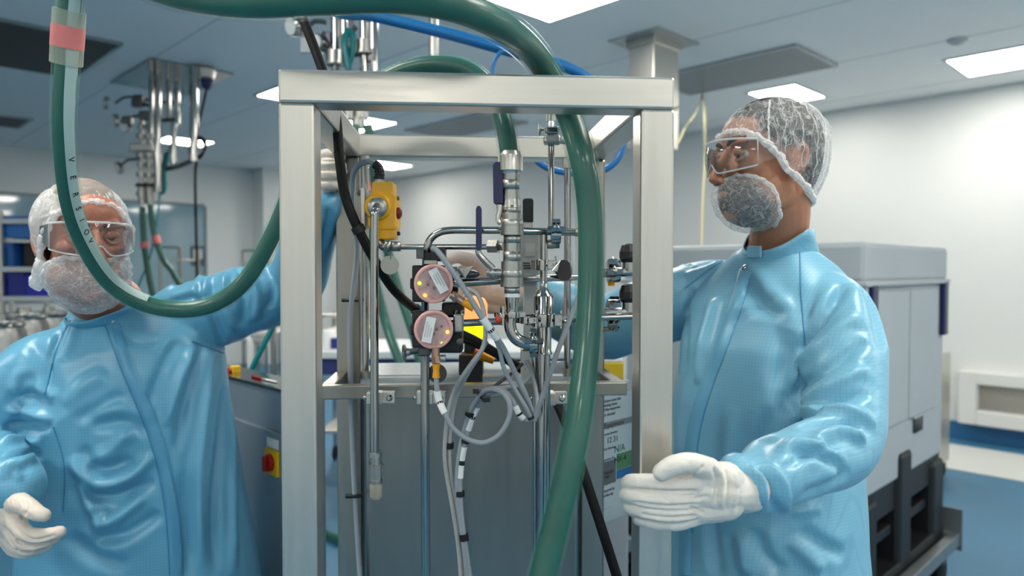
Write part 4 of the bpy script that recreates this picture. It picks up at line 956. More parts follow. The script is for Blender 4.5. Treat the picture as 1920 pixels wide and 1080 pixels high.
MB().box(P(684, 392, d + 0.01), Vector((px(4, d), 0, 0)), Vector((0, 0.018, 0)), UP * px(38, d)).build('mounting_plate', STEEL, yb, bevel=0.001)
for y in (362, 422): MB().lathe(P(676, y, d), Vector((-1, 0, 0)), [(0, 0.005), (0.004, 0.005), (0.006, 0.0025)], 10).build('bolt', POL, yb)
MB().box(P(673, 392, d + 0.02), Vector((px(8, d), 0, 0)), Vector((0, 0.006, 0)), UP * px(34, d)).build('bracket', STEEL, yb, bevel=0.001)
# grey cable from the gland down the left rear post
gc = [P(702, 308, d), P(690, 303, d + 0.01), P(672, 311, d + 0.05), P(662, 335, d + 0.1), P(664, 400, 1.38), P(670, 470, 1.42), P(662, 545, 1.44), P(656, 600, 1.45), P(657, 700, 1.45), P(660, 800, 1.45), P(664, 900, 1.45), P(670, 1000, 1.45), P(676, 1100, 1.45), P(680, 1250, 1.45)]
gct = thing('grey_cable', 'grey cable from the yellow box running down the left rear post', 'cable', gc[0])
MB().tube(gc, 0.0055, 10, 6).build('jacket', GREYC, gct)
for k, y in ((6, 563), (10, 930)): MB().box(P(657 if y < 600 else 664, y, 1.447), FW * 0.017, FD * 0.004, UP * 0.0035).build('cable_clip', BLK, gct)
# drain pipe hooked over from the yellow box
dp = thing('drain_pipe', 'thin bent steel pipe dropping from the yellow box past the tray with a beige plug', 'pipe', P(703, 935, 1.2))
MB().tube([P(708, 389, 1.222), P(707, 388, 1.205), P(705, 392, 1.195), P(703, 402, 1.19), P(702, 430, 1.19)] + [P(702, y, 1.19) for y in (560, 735, 800, 850)], [px(8, 1.19)] * 9, 14, 5).build('pipe', POL, dp)
ft = MB(); ft.cyl(P(704, 848, 1.19), P(704, 856, 1.19), px(13, 1.19), 8); ft.cyl(P(705, 856, 1.19), P(705, 868, 1.19), px(10, 1.19), 12); ft.cyl(P(705, 868, 1.19), P(705, 872, 1.19), px(14, 1.19), 16); ft.cyl(P(705, 872, 1.19), P(705, 899, 1.19), px(11, 1.19), 6); ft.cyl(P(705, 899, 1.19), P(705, 906, 1.19), px(12, 1.19), 16)
ft.build('fitting', CAST, dp)
MB().lathe(P(705, 906, 1.19), -UP, [(0, px(12, 1.19)), (0.022, px(11.5, 1.19)), (0.026, px(9, 1.19))], 16).build('plug', mat('beige_plastic', (178, 170, 152), 0.6), dp)
pipeclamp(dp, P(703, 745, 1.24), px(8, 1.2), 1.2)
# --- tubing run: nut, pipe, nut
tr_ = thing('tube_line', 'thin horizontal steel tube joining the yellow box to the valve column', 'pipe', P(830, 463, 1.22))
d = 1.215
MB().tube([P(712, 452, 1.235), P(718, 462, 1.225), P(730, 463, d)], px(8, d), 12, 4).build('elbow', CAST, tr_)
n_ = MB(); n_.cyl(P(722, 461, d), P(733, 462, d), px(12, d), 6); n_.cyl(P(733, 462, d), P(751, 462, d), px(10.5, d), 6); n_.build('nut', CAST, tr_)
MB().cyl(P(748, 463, d), P(922, 463, d - 0.03), px(5.2, d), 14).build('tube', POL, tr_)
n_ = MB(); n_.cyl(P(916, 462, d - 0.03), P(934, 462, d - 0.035), px(13, d), 6); n_.cyl(P(934, 462, d - 0.03), P(946, 462, d - 0.04), px(8, d), 12); n_.build('nut', CAST, tr_)
tg = thing('round_tag', 'blank round metal tag hanging below the yellow box', 'tag', P(731, 514, 1.2))
MB().lathe(P(731, 497, 1.2), CAMD, [(0, px(17.5, 1.2)), (0.0012, px(17.5, 1.2))], 30).build('disc', mat('tag_alloy', (176, 174, 166), 0.4, 0.7), tg)
MB().tube([P(733, 468, 1.205), P(732, 482, 1.198), P(731, 486, 1.197)], 0.0008, 6, 3).build('wire', POL, tg)
tg = thing('round_tag', 'dark round tag behind the lower yellow plug', 'tag', P(822, 716, 1.27))
MB().lathe(P(820, 700, 1.262), CAMD, [(0, px(18, 1.26)), (0.0012, px(18, 1.26))], 30).build('disc', mat('tag_dark', (84, 80, 76), 0.4, 0.6), tg)
MB().tube([P(820, 684, 1.262), P(808, 672, 1.25), P(800, 668, 1.245)], 0.0008, 6, 3).build('wire', POL, tg)
tg = thing('round_tag', 'dark oval tag on a clear strap right of the standpipe', 'tag', P(1058, 525, 1.25))
MB().lathe(P(1057, 507, 1.25), Vector((0.55, -0.8, 0.1)), [(0, px(20, 1.25)), (0.0015, px(20, 1.25))], 30).build('disc', mat('tag_black', (28, 26, 26), 0.35, 0.3), tg)
MB().grid([[P(1060, 446, 1.24), P(1063, 446, 1.24)], [P(1066, 480, 1.24), P(1073, 478, 1.24)], [P(1072, 520, 1.24), P(1080, 516, 1.24)], [P(1070, 530, 1.24), P(1076, 528, 1.24)]]).build('clear_strap', film('strap_clear', (220, 225, 225), haze=0.35, gloss=0.05, kind='clear'), tg)
# --- looped upper pipe
lp = thing('looped_pipe', 'bent steel pipe curving from the valve column down behind the round sensors', 'pipe', P(797, 690, 1.2))
MB().tube([P(960, 432, 1.19), P(900, 432, 1.19), P(845, 432, 1.19), P(822, 437, 1.19), P(806, 450, 1.19), P(800, 470, 1.19), P(798, 500, 1.2), P(797, 560, 1.22), P(797, 640, 1.24), P(797, 700, 1.245), P(797, 800, 1.245), P(798, 950, 1.245), P(799, 1120, 1.245), P(799, 1350, 1.245)], [px(7, 1.19)] * 8 + [px(8.5, 1.24)] * 6, 14, 6).build('pipe', POL, lp)
pipeclamp(lp, P(797, 745, 1.262), px(9, 1.26), 1.2)
blk = MB(); blk.box(P(822, 478, 1.185), Vector((px(14, 1.18), 0, 0)), Vector((0, 0.015, 0)), UP * px(12, 1.18)); blk.box(P(806, 484, 1.19), Vector((px(10, 1.18), 0, 0)), Vector((0, 0.015, 0)), UP * px(10, 1.18))
blk.build('black_block', BLK, lp, bevel=0.002)
MB().box(P(789, 476, 1.18), Vector((px(7, 1.18), 0, 0)), Vector((0, 0.012, 0)), UP * px(9, 1.18)).build('block', DKST, lp, bevel=0.001)
MB().box(P(808, 492, 1.175), Vector((px(12, 1.18), 0, 0)), Vector((0, 0.008, 0)), UP * px(4, 1.18)).build('block', CAST, lp, bevel=0.001)
# knob clamp below the sensors
kn = MB(); kn.cyl(P(766, 660, 1.24), P(792, 656, 1.24), px(6, 1.24), 12); kn.build('spindle', DKST, lp)
MB().lathe(P(769, 660, 1.24), Vector((-1, 0, -0.05)), [(0, px(7, 1.24)), (0.006, px(8, 1.24)), (0.0085, px(15, 1.24)), (0.011, px(16, 1.24)), (0.0125, px(14, 1.24))], 16).build('knob', CAST, lp)
MB().box(P(796, 658, 1.235), Vector((px(12, 1.2), 0, 0)), Vector((0, 0.014, 0)), UP * px(9, 1.2)).build('boss_clamp', DKST, lp, bevel=0.003)
# --- round sensor heads
M_CAPC = film('sensor_cap', (236, 196, 192), haze=0.22, gloss=0.08, kind='clear')
M_RIMP = mat('sensor_rim', (242, 182, 174), 0.3, coat=0.6, spec=0.6)
M_INN = mat('sensor_inner', (184, 168, 182), 0.6, var=0.35, vscale=140)
def sensor(cx, cy, d, lab_ang, led1, led2, label, lx, ly):
    t = thing('valve_sensor', label, 'sensor', P(cx, cy + 40, d + 0.05))
    r = px(37, d); c = P(cx, cy, d); n = (CAMV - c); n.z *= 0.5; n.normalize(); rt = UP.cross(n).normalized(); rt = -rt if rt.x < 0 else rt; u = n.cross(rt); u = u if u.z > 0 else -u
    hb = MB(); hb.lathe(c - n * 0.012, -n, [(0, r * 0.97), (0.03, r * 0.99), (0.045, r * 0.82), (0.06, r * 0.7)], 28)
    hb.build('housing', BLK, t)
    bx_ = MB(); bx_.box(c - n * 0.04 - rt * r * 0.25 , rt * r * 0.85, n * 0.02, u * r * 0.95); bx_.box(c - n * 0.03 - rt * r * 1.05, rt * r * 0.15, n * 0.012, u * r * 0.30); bx_.build('bracket', BLK, t, bevel=0.003)
    MB().lathe(c - n * 0.012, n, [(0, r * 0.97), (0.006, r * 0.97), (0.0062, r * 0.2)], 32).build('circuit_plate', M_INN, t)
    MB().torus(c - n * 0.003, n, r * 0.90, r * 0.10, 40, 12).build('rim', M_RIMP, t)
    MB().lathe(c - n * 0.004, n, [(0, r * 0.93), (0.006, r * 0.90), (0.010, r * 0.80), (0.0115, r * 0.4), (0.0118, 0.0002)], 36).build('clear_cap', M_CAPC, t)
    la = math.radians(lab_ang); lu = rt * math.cos(la) + u * math.sin(la); lv = n.cross(lu)
    lc = c + rt * px(lx, d) + u * px(ly, d) + n * 0.0085
    lb = MB().box(lc, lu * px(24, d), lv * px(9, d), n * 0.0004).build('label', LABELW, t, smooth='flat')
    for k in range(3): MB().box(lc + lv * px(5 - 4.5 * k, d) - lu * px(2 * k, d) + n * 0.0005, lu * px(15 - 3 * k, d), lv * px(0.8, d), n * 0.0001).build('print', mat('faint_print', (178, 180, 182), 0.7), lb, smooth='flat')
    for (x, y), cm in ((led1, mat('led_green', (190, 240, 40), 0.3, emit=2.2)), (led2, mat('led_amber', (255, 196, 60), 0.3, emit=2.6))):
        MB().ell(c + rt * px(x, d) + u * px(y, d) - n * 0.004, Matrix.Identity(3), px(3.2, d), px(3.2, d), px(3.2, d), 10, 8).build('led', cm, t)
    for k in range(10):
        a = k * 2.4; MB().ell(c + rt * (r * 0.5 * math.cos(a) * (0.3 + 0.07 * k)) + u * (r * 0.5 * math.sin(a) * (0.3 + 0.07 * k)) - n * 0.005, Matrix.Identity(3), px(3, d), px(3, d), px(3, d), 8, 6).build('component', mat('component_grey', (190, 184, 192), 0.4) if k % 2 else DKST, t)
    return t, c, n, rt, u
s1_, c1_, n1_, rt1, u1 = sensor(813, 532, 1.13, -62, (-26, 1), (-16, -22), 'upper round sensor head with clear pink cap and slanted label', 9, 6)
s2_, c2_, n2_, rt2, u2 = sensor(813, 618, 1.13, 78, (16, -27), (26, -5), 'lower round sensor head with clear pink cap and upright label', -9, 0)
# sensor cables with yellow sleeves
d = 1.13
cb = MB(); cb.cyl(P(846, 552, d), P(868, 566, d), px(8, d), 10); cb.cyl(P(852, 556, d), P(858, 560, d), px(10, d), 6); cb.build('connector', mat('copper_nut', (190, 150, 130), 0.25, 0.9), s1_)
MB().tube([P(868, 566, d), P(876, 570, d), P(889, 579, d)], [px(6.5, d), px(8, d), px(7, d)], 12, 3).build('yellow_sleeve', ORG, s1_)
cb = MB(); cb.cyl(P(817, 652, d), P(817, 668, d), px(8, d), 10); cb.cyl(P(817, 668, d), P(818, 680, d), px(9, d), 6); cb.build('connector', mat('copper_nut', (190, 150, 130), 0.25, 0.9), s2_)
MB().tube([P(818, 682, d), P(818, 694, d), P(818, 708, d)], [px(8, d), px(6, d), px(7.5, d)], 12, 3).build('yellow_sleeve', ORG, s2_)
MB().lathe(P(826, 672, d), Vector((1, 0, 0)), [(0, 0.006), (0.008, 0.006)], 10).build('vent_nut', CAST, s2_)
def cable(label, pts, r, m=GREYC, tags=(), ties=(), name='grey_cable'):
    pp = [P(*p) for p in pts]; t = thing(name, label, 'cable', pp[-1])
    MB().tube(pp, r, 10, 6).build('jacket', m, t); q, _ = catmull(pp, [r] * len(pp), 6)
    for a, b in tags:
        tgm = MB().tube(q[a:b + 1], r * 1.35, 10).build('marker_sleeve', LABELW, t)
        MB().tube([q[(a + b) // 2], q[(a + b) // 2 + 1]], r * 1.38, 10).build('print', INK, tgm)
    for a in ties: MB().tube([q[a], q[a + 1]], r * 1.9, 10).build('cable_tie', BLK, t)
    return t
cable('grey cable looping below the lower sensor and up to the tie', [(818, 706, 1.13), (819, 725, 1.13), (823, 750, 1.13), (834, 775, 1.12), (852, 805, 1.12), (880, 825, 1.12), (908, 830, 1.12), (936, 815, 1.12), (954, 785, 1.12), (955, 755, 1.12), (940, 735, 1.13), (915, 730, 1.15), (897, 745, 1.17), (882, 772, 1.19), (868, 815, 1.2), (860, 860, 1.2), (857, 910, 1.2), (862, 970, 1.2), (872, 1040, 1.2), (880, 1120, 1.2), (885, 1300, 1.2)], px(5.0, 1.13), tags=((8, 18),), ties=(78,))
cable('grey cable in the tied bundle, marked with printed white sleeves', [(1000, 700, 1.2), (975, 722, 1.19), (945, 728, 1.18), (918, 738, 1.18), (900, 755, 1.19), (885, 785, 1.195), (872, 830, 1.2), (864, 880, 1.2), (863, 930, 1.2), (868, 990, 1.2), (878, 1060, 1.2), (886, 1120, 1.2), (892, 1300, 1.2)], px(4.6, 1.2), tags=((26, 33), (37, 44)), ties=(35, 47, 55))
cable('grey cable bowing from the bundle tie to the standpipe', [(905, 742, 1.19), (925, 728, 1.17), (948, 734, 1.16), (962, 752, 1.15), (975, 778, 1.15), (990, 789, 1.15), (1003, 780, 1.16), (1006, 750, 1.18), (998, 700, 1.2), (988, 678, 1.22)], px(4.6, 1.16), tags=((20, 27),))
cable('grey cable from the bent pipe across the upper sensor to the white sleeve', [(812, 466, 1.13), (822, 473, 1.11), (842, 500, 1.1), (864, 532, 1.1), (886, 566, 1.1), (905, 597, 1.1), (925, 625, 1.11), (945, 655, 1.13), (966, 700, 1.15), (985, 740, 1.16), (998, 775, 1.165), (1001, 790, 1.165)], px(5.6, 1.1), tags=((30, 38),))
cable('grey cable dropping from the sleeve to the standpipe tie', [(918, 612, 1.115), (935, 650, 1.13), (945, 690, 1.14), (965, 730, 1.15), (985, 762, 1.15), (998, 788, 1.15)], px(4.4, 1.12), ties=(28,))
cable('thin grey cable slanting down from behind the thick hose to the standpipe', [(1098, 520, 1.22), (1082, 565, 1.18), (1062, 615, 1.16), (1040, 675, 1.15), (1020, 735, 1.15), (1008, 770, 1.15), (1001, 789, 1.15)], px(5.0, 1.15))
cable('pale cable loop hanging behind the white sleeve', [(868, 540, 1.16), (893, 550, 1.15), (906, 580, 1.14), (910, 620, 1.13), (905, 652, 1.13), (884, 682, 1.14), (866, 708, 1.16), (850, 738, 1.19), (840, 775, 1.2), (835, 820, 1.21), (834, 860, 1.21), (840, 905, 1.21), (850, 960, 1.21), (860, 1030, 1.21), (866, 1120, 1.21), (870, 1300, 1.21)], px(4.4, 1.15), mat('pale_cable', (176, 178, 176), 0.5))
cable('pale cable running beside the hanging pale loop', [(912, 640, 1.14), (897, 668, 1.15), (876, 702, 1.17), (858, 738, 1.2), (848, 780, 1.21), (843, 830, 1.215), (846, 900, 1.215), (857, 960, 1.215), (868, 1030, 1.215), (874, 1120, 1.215), (878, 1300, 1.215)], px(4.4, 1.16), mat('pale_cable', (176, 178, 176), 0.5), ties=(30,))
cable('black corrugated conduit crossing behind the grey cables', [(782, 585, 1.42), (850, 618, 1.40), (895, 640, 1.38), (940, 668, 1.36), (990, 700, 1.36), (1030, 722, 1.36)], px(8, 1.38), BLKR, name='black_conduit')
cable('thin braided cable rising from the tie toward the standpipe', [(905, 742, 1.18), (930, 722, 1.19), (960, 700, 1.2), (980, 682, 1.21)], px(3.2, 1.2), mat('braid_grey', (70, 72, 76), 0.6, var=0.6, vscale=400))
# big zip tie
zt_ = thing('cable_tie', 'chunky black tie round the grey cable bundle', 'cable tie', P(902, 745, 1.17))
MB().torus(P(903, 742, 1.175), Vector((0.75, 0, 0.6)), px(12, 1.17), px(3.5, 1.17), 16, 8).build('strap', BLK, zt_)
MB().box(P(912, 749, 1.16), Vector((px(7, 1.17), 0, 0)), Vector((0, 0.005, 0)), UP * px(4, 1.17)).build('head', BLK, zt_, bevel=0.001)
MB().box(P(892, 733, 1.16), Vector((px(5, 1.17), 0, 0)), Vector((0, 0.005, 0)), UP * px(5, 1.17)).build('tail', BLK, zt_, bevel=0.001)
# --- central valve column
d = 1.15
vc = thing('valve_column', 'stack of couplings and ball valves with navy handles under the hose end', 'valve', P(960, 600, d))
def seg(name, x, y0, y1, r0, r1=None, m=CAST, s=24, dd=d): return MB().tube([P(x, y0, dd), P(x, y1, dd)], [px(r0, dd), px(r0 if r1 is None else r1, dd)], s).build(name, m, vc)
ga = MB(); ga.lathe(P(957, 284, d), -UP, [(0, px(18, d)), (px(6, d), px(20, d)), (px(8, d), px(21, d)), (px(36, d), px(21, d)), (px(38, d), px(19, d)), (px(42, d), px(18, d))], 28); ga.build('hose_coupling', STEEL, vc)
for k in range(8):
    a = k * math.pi / 4; q = P(957, 306, d) + Vector((math.cos(a), math.sin(a), 0)) * px(21, d); MB().box(q, Vector((-math.sin(a), math.cos(a), 0)) * px(3, d), Vector((math.cos(a), math.sin(a), 0)) * px(2, d), UP * px(15, d)).build('grip_rib', STEEL, vc, bevel=0.0005)
seg('neck', 958, 326, 338, 17, 16); seg('union_nut', 958, 338, 356, 18, s=6); seg('neck', 959, 356, 366, 15); seg('ring', 959, 366, 374, 16, 16); seg('valve_shoulder', 960, 374, 390, 16, 18)
seg('hex_end', 960, 386, 402, 19, s=6); seg('valve_body', 960, 400, 440, 19.5, 20); seg('flange', 960, 424, 441, 22); seg('hex_end', 960, 441, 456, 18, s=6); seg('nipple', 960, 456, 474, 16); seg('hex_end', 960, 472, 492, 19, s=6)
seg('valve_body', 960, 490, 538, 20.5, 21); seg('flange', 960, 530, 537, 22); seg('hex_end', 960, 537, 550, 16.5, s=6); seg('white_seal', 960, 550, 557, 15, m=LABELW); seg('reducer', 960, 557, 582, 13.5, 11, m=POL)
MB().ell(P(960, 421, d), Matrix.Identity(3), px(22, d), px(22, d), px(20, d), 22, 14).build('ball_housing', CAST, vc); MB().ell(P(960, 514, d), Matrix.Identity(3), px(22, d), px(22, d), px(20, d), 22, 14).build('ball_housing', CAST, vc)
# handle 1 (upper, flat navy grip)
h_ = MB(); h_.prism([P(x, y, d - 0.008) for x, y in ((924, 308), (929, 303), (944, 303), (944, 383), (930, 383), (925, 380))], Vector((0, 0.016, 0))); h_.build('handle', NAVY, vc, bevel=0.002)
lv = MB(); lv.tube([P(936, 382, d), P(938, 395, d), P(934, 412, d), P(944, 424, d)], [px(6, d), px(6, d), px(5, d), px(5, d)], 8, 3); lv.build('lever', STEEL, vc)
lv = MB(); lv.cyl(P(936, 425, d), P(948, 425, d), px(8, d), 12); lv.build('stem', CAST, vc)
h_ = MB(); h_.prism([P(x, y, d - 0.018) for x, y in ((892, 392), (894, 387), (897, 385), (901, 387), (903, 392), (903, 466), (900, 470), (895, 470), (892, 466))], Vector((0, 0.012, 0))); h_.build('handle', NAVY, vc, bevel=0.0025)
lv = MB(); lv.tube([P(897, 468, d - 0.012), P(898, 476, d - 0.012), P(910, 490, d - 0.01), P(924, 504, d - 0.005)], [px(5.5, d), px(5.5, d), px(6, d), px(7, d)], 8, 3); lv.build('lever', CAST, vc)
lv = MB(); lv.cyl(P(912, 512, d), P(920, 511, d), px(8, d), 6); lv.cyl(P(918, 512, d), P(945, 512, d), px(9, d), 12); lv.cyl(P(922, 512, d), P(926, 512, d), px(14, d), 14); lv.build('stem', CAST, vc)
# elbow under the column, clamps
MB().tube([P(960, 580, d), P(958, 592, d), P(956, 605, d), P(959, 622, d), P(969, 636, d), P(985, 643, d), P(1003, 645, d)], px(11.5, d), 18, 6).build('elbow', POL, vc)
clampset(vc, P(958, 590, d), UP, px(17, d), Vector((-1, -0.3, 0)), w=0.011)
clampset(vc, P(1000, 645, d), Vector((1, 0, 0)), px(18, d), Vector((0, -0.5, 0.8)), w=0.013)
clampset(vc, P(985, 600, 1.17), UP, px(10, d), Vector((1, -0.3, 0)), w=0.012)
MB().lathe(P(930, 598, d - 0.02), Vector((1, 0.1, 0)), [(0, px(8, d)), (0.004, px(8.5, d)), (0.012, px(7, d))], 16).build('orange_cap', mat('red_orange', (214, 78, 48), 0.5), vc)
# --- horizontal process pipes
hp_ = thing('process_pipe', 'upper horizontal steel pipe running right from the valve column', 'pipe', P(1030, 436, 1.2))
MB().cyl(P(972, 433, 1.19), P(1092, 436, 1.22), px(7, 1.2), 14).build('pipe', POL, hp_); MB().cyl(P(1080, 436, 1.21), P(1094, 436, 1.22), px(8.5, 1.2), 6).build('end_nut', CAST, hp_)
hp_ = thing('process_pipe', 'middle horizontal steel pipe passing behind the lower valve', 'pipe', P(960, 525, 1.23))
MB().cyl(P(848, 531, 1.2), P(950, 525, 1.21), px(8, 1.2), 14).build('pipe', POL, hp_); MB().cyl(P(945, 525, 1.21), P(1098, 519, 1.28), px(6.5, 1.23), 14).build('pipe', POL, hp_)
clampset(hp_, P(852, 530, 1.2), Vector((1, 0, 0)), px(17, 1.2), Vector((0, -0.4, 0.9)), w=0.014)
MB().ell(P(880, 514, 1.19), Matrix.Identity(3), px(20, 1.19), 0.012, px(8, 1.19), 16, 8).build('wing_knob', DKST, hp_)
MB().prism([P(858, 508, 1.17), P(890, 496, 1.17), P(872, 522, 1.17)], Vector((0, 0.006, 0))).build('bracket', CAST, hp_, bevel=0.001)
MB().lathe(P(863, 510, 1.168), CAMD, [(0, px(7, 1.17)), (0.003, px(7, 1.17)), (0.0031, px(3, 1.17))], 16).build('bolt', POL, hp_)
hp_ = thing('process_pipe', 'lower horizontal steel pipe from the lower sensor to the elbow', 'pipe', P(910, 606, 1.22))
MB().cyl(P(845, 607, 1.19), P(945, 602, 1.2), px(7, 1.2), 14).build('pipe', POL, hp_)
cl = MB(); cl.box(P(860, 605, 1.165), Vector((px(9, 1.165), 0, 0)), Vector((0, 0.014, 0)), UP * px(17, 1.165)); cl.build('white_clamp', CAST, hp_, bevel=0.003)
for (x, y) in ((854, 588), (866, 588)): MB().lathe(P(x, y, 1.165), UP, [(0, px(4, 1.16)), (0.004, px(5, 1.16)), (0.006, px(3, 1.16))], 12).build('bolt', POL, hp_)
MB().lathe(P(862, 640, 1.16), CAMD, [(0, px(7, 1.16)), (0.004, px(6, 1.16)), (0.0045, px(3, 1.16))], 14).build('bolt', DKST, hp_)
MB().box(P(838, 634, 1.2), Vector((px(30, 1.2), 0, 0)), Vector((0, 0.02, 0)), UP * px(26, 1.2)).build('valve_block', BLK, hp_, bevel=0.004)
MB().box(P(850, 580, 1.2), Vector((px(20, 1.2), 0, 0)), Vector((0, 0.02, 0)), UP * px(14, 1.2)).build('valve_block', BLK, hp_, bevel=0.004)
hp_ = thing('process_pipe', 'polished pipe leaving the standpipe clamp toward the right post', 'pipe', P(1110, 596, 1.28))
MB().cyl(P(1040, 598, 1.22), P(1230, 592, 1.36), px(6.5, 1.25), 14).build('pipe', POL, hp_)
# --- vertical rod with cross clamp
rd = thing('support_rod', 'vertical steel rod with cross clamp and wing knob at upper right', 'rod', P(1034, 430, 1.22))
MB().cyl(P(1033, 208, 1.24), P(1034, 432, 1.22), px(6, 1.22), 14).build('rod', POL, rd)
MB().cyl(P(1033, 205, 1.24), P(1033, 228, 1.24), px(9, 1.22), 12).build('cap', CAST, rd)
MB().box(P(1035, 246, 1.23), Vector((px(13, 1.23), 0, 0)), Vector((0, 0.012, 0)), UP * px(7, 1.23)).build('boss_head', POL, rd, bevel=0.003)
MB().box(P(1035, 263, 1.23), Vector((px(16, 1.23), 0, 0)), Vector((0, 0.012, 0)), UP * px(8, 1.23)).build('boss_head', CAST, rd, bevel=0.004)
MB().cyl(P(1046, 263, 1.23), P(1072, 266, 1.24), px(6, 1.23), 12).build('cross_pin', POL, rd)
MB().lathe(P(1020, 242, 1.23), Vector((-1, 0, 0)), [(0, px(3, 1.23)), (0.004, px(4, 1.23)), (0.0065, px(12, 1.23)), (0.0085, px(12, 1.23)), (0.0095, px(9, 1.23))], 16).build('knob', CAST, rd)
clampset(rd, P(1042, 440, 1.2), Vector((1, 0, 0)), px(17, 1.2), Vector((0, -0.5, 0.85)), w=0.017)
MB().ell(P(1033, 458, 1.21), Matrix.Identity(3), px(17, 1.2), px(10, 1.2), px(9, 1.2), 16, 10).build('spigot', CAST, rd)
# --- standpipe
d = 1.2
st = thing('standpipe', 'tall polished standpipe with reducer cone held by clamps beside the thick hose', 'standpipe', Vector((P(1021, 1080, d).x, d, 0.3)))
pf = lambda y: (503 - y) * d / FPX
prof = [(440, 7), (492, 7), (500, 8), (510, 7), (540, 7), (553, 17), (556, 19), (592, 19), (594, 20), (606, 20), (607, 15), (658, 14.5), (660, 16), (664, 16), (665, 13), (1350, 13)]
b0_ = P(1019, 440, d); b0_.x = P(1019, 740, d).x
MB().lathe(b0_, -UP, [((y - 440) * d / FPX, px(r, d)) for y, r in prof], 26).build('pipe', POL, st)
clampset(st, P(1017, 497, d), UP, px(13, d), Vector((1, -0.25, 0)), w=0.018)
MB().prism([P(1034, 508, 1.17), P(1052, 486, 1.17), P(1046, 510, 1.17)], Vector((0, 0.005, 0))).build('clamp_wing', POL, st, bevel=0.001)
clampset(st, P(1019, 600, d), UP, px(24, d), Vector((1, -0.25, 0)), w=0.022)
MB().ell(P(1075, 602, 1.19), Matrix.Identity(3), px(22, d), 0.006, px(7, d), 18, 8).build('wing_handle', POL, st)
pipeclamp(st, P(1020, 746, 1.235), px(14, d), 1.2)
MB().cyl(P(1003, 650, 1.22), P(1006, 1350, 1.22), px(5.5, d), 12).build('side_tube', POL, st)
# --- rear support tubes
ru = thing('rear_tube', 'slim upright tube in front of the rear right post', 'tube', FR(FWID - 0.075, FDEP - 0.07, ZT))
a_t, b_t = FR(FWID - 0.085, FDEP - 0.075, FZ - 0.05), FR(FWID - 0.085, FDEP - 0.075, ZT - 0.01)
MB().cyl(a_t, b_t, 0.007, 14).build('tube', POL, ru); MB().cyl(a_t, a_t - UP * 0.02, 0.011, 14).build('collar', CAST, ru); MB().cyl(b_t, b_t + UP * 0.015, 0.011, 14).build('collar', CAST, ru)
ru = thing('rear_tube', 'slim upright tube in front of the rear left post', 'tube', FR(0.075, FDEP - 0.07, ZT))
a_t, b_t = FR(0.063, FDEP - 0.075, FZ - 0.05), FR(0.063, FDEP - 0.075, ZT - 0.01)
MB().cyl(a_t, b_t, 0.007, 14).build('tube', POL, ru); MB().cyl(a_t, a_t - UP * 0.02, 0.011, 14).build('collar', CAST, ru); MB().cyl(b_t, b_t + UP * 0.015, 0.011, 14).build('collar', CAST, ru)
# --- grey instrument box behind the column
ib = thing('instrument_box', 'grey instrument box with blank label behind the valve column', 'instrument', P(990, 520, 1.33))
MB().box(P(990, 480, 1.33), Vector((px(22, 1.33), 0, 0)), Vector((0, 0.03, 0)), UP * px(46, 1.33)).build('case', mat('case_grey', (176, 178, 176), 0.45), ib, bevel=0.004)
MB().box(P(994, 468, 1.299), Vector((px(9, 1.3), 0, 0)), Vector((0, 0.001, 0)), UP * px(12, 1.3)).build('label', mat('case_label', (190, 192, 190), 0.5), ib, smooth='flat')
for k in range(3): MB().box(P(990, 493 + 5 * k, 1.299), Vector((px(14 - 3 * k, 1.3), 0, 0)), Vector((0, 0.001, 0)), UP * px(0.8, 1.3)).build('print', INK, ib, smooth='flat')
MB().box(P(990, 396, 1.3), Vector((px(10, 1.3), 0, 0)), Vector((0, 0.012, 0)), UP * px(23, 1.3)).build('black_cap', BLK, ib, bevel=0.004)
MB().box(P(990, 425, 1.3), Vector((px(9, 1.3), 0, 0)), Vector((0, 0.012, 0)), UP * px(9, 1.3)).build('stem', CAST, ib, bevel=0.003)
MB().box(P(995, 590, 1.34), Vector((px(14, 1.3), 0, 0)), Vector((0, 0.02, 0)), UP * px(64, 1.33)).build('stand', mat('case_grey', (176, 178, 176), 0.45), ib, bevel=0.003)
MB().box(P(995, 690, 1.36), Vector((px(20, 1.3), 0, 0)), Vector((0, 0.025, 0)), UP * px(38, 1.33)).build('foot', STEEL, ib, bevel=0.003)
# --- amber beacon and black block on the tank
bd = 1.52
be = thing('amber_beacon', 'glowing amber and yellow beacon behind the lower sensor', 'beacon', P(890, 690, bd))
MB().lathe(P(890, 600, bd), UP, [(0, px(24, bd)), (px(30, bd), px(24, bd)), (px(40, bd), px(19, bd)), (px(45, bd), px(8, bd))], 26).build('orange_dome', mat('beacon_orange', (255, 140, 80), 0.3, emit=1.1), be)
MB().lathe(P(890, 640, bd), UP, [(0, px(22, bd)), (px(34, bd), px(23, bd))], 26).build('yellow_lens', mat('beacon_yellow', (255, 228, 10), 0.3, emit=1.6), be)
MB().lathe(P(890, 606, bd), UP, [(0, px(25, bd)), (px(8, bd), px(25, bd))], 26).build('collar', CAST, be)
MB().box(P(884, 690, bd - 0.02), Vector((px(22, bd), 0, 0)), Vector((0, 0.03, 0)), UP * px(28, bd)).build('black_base', BLK, be, bevel=0.004)
MB().lathe(P(890, 660, bd), UP, [(0, px(20, bd)), (px(20, bd), px(20, bd))], 20).build('riser', BLK, be)
q = P(905, 668, 1.44); op = thing('cable_plug', 'orange and yellow plug lying behind the white sleeved cable', 'plug', q)
MB().tube([P(890, 662, 1.44), P(905, 668, 1.44), P(926, 676, 1.44)], [px(8, 1.44), px(9, 1.44), px(7, 1.44)], 12, 3).build('body', ORG, op); MB().tube([P(888, 661, 1.44), P(894, 664, 1.44)], px(9, 1.44), 12).build('ring', mat('red_orange', (214, 78, 48), 0.5), op)
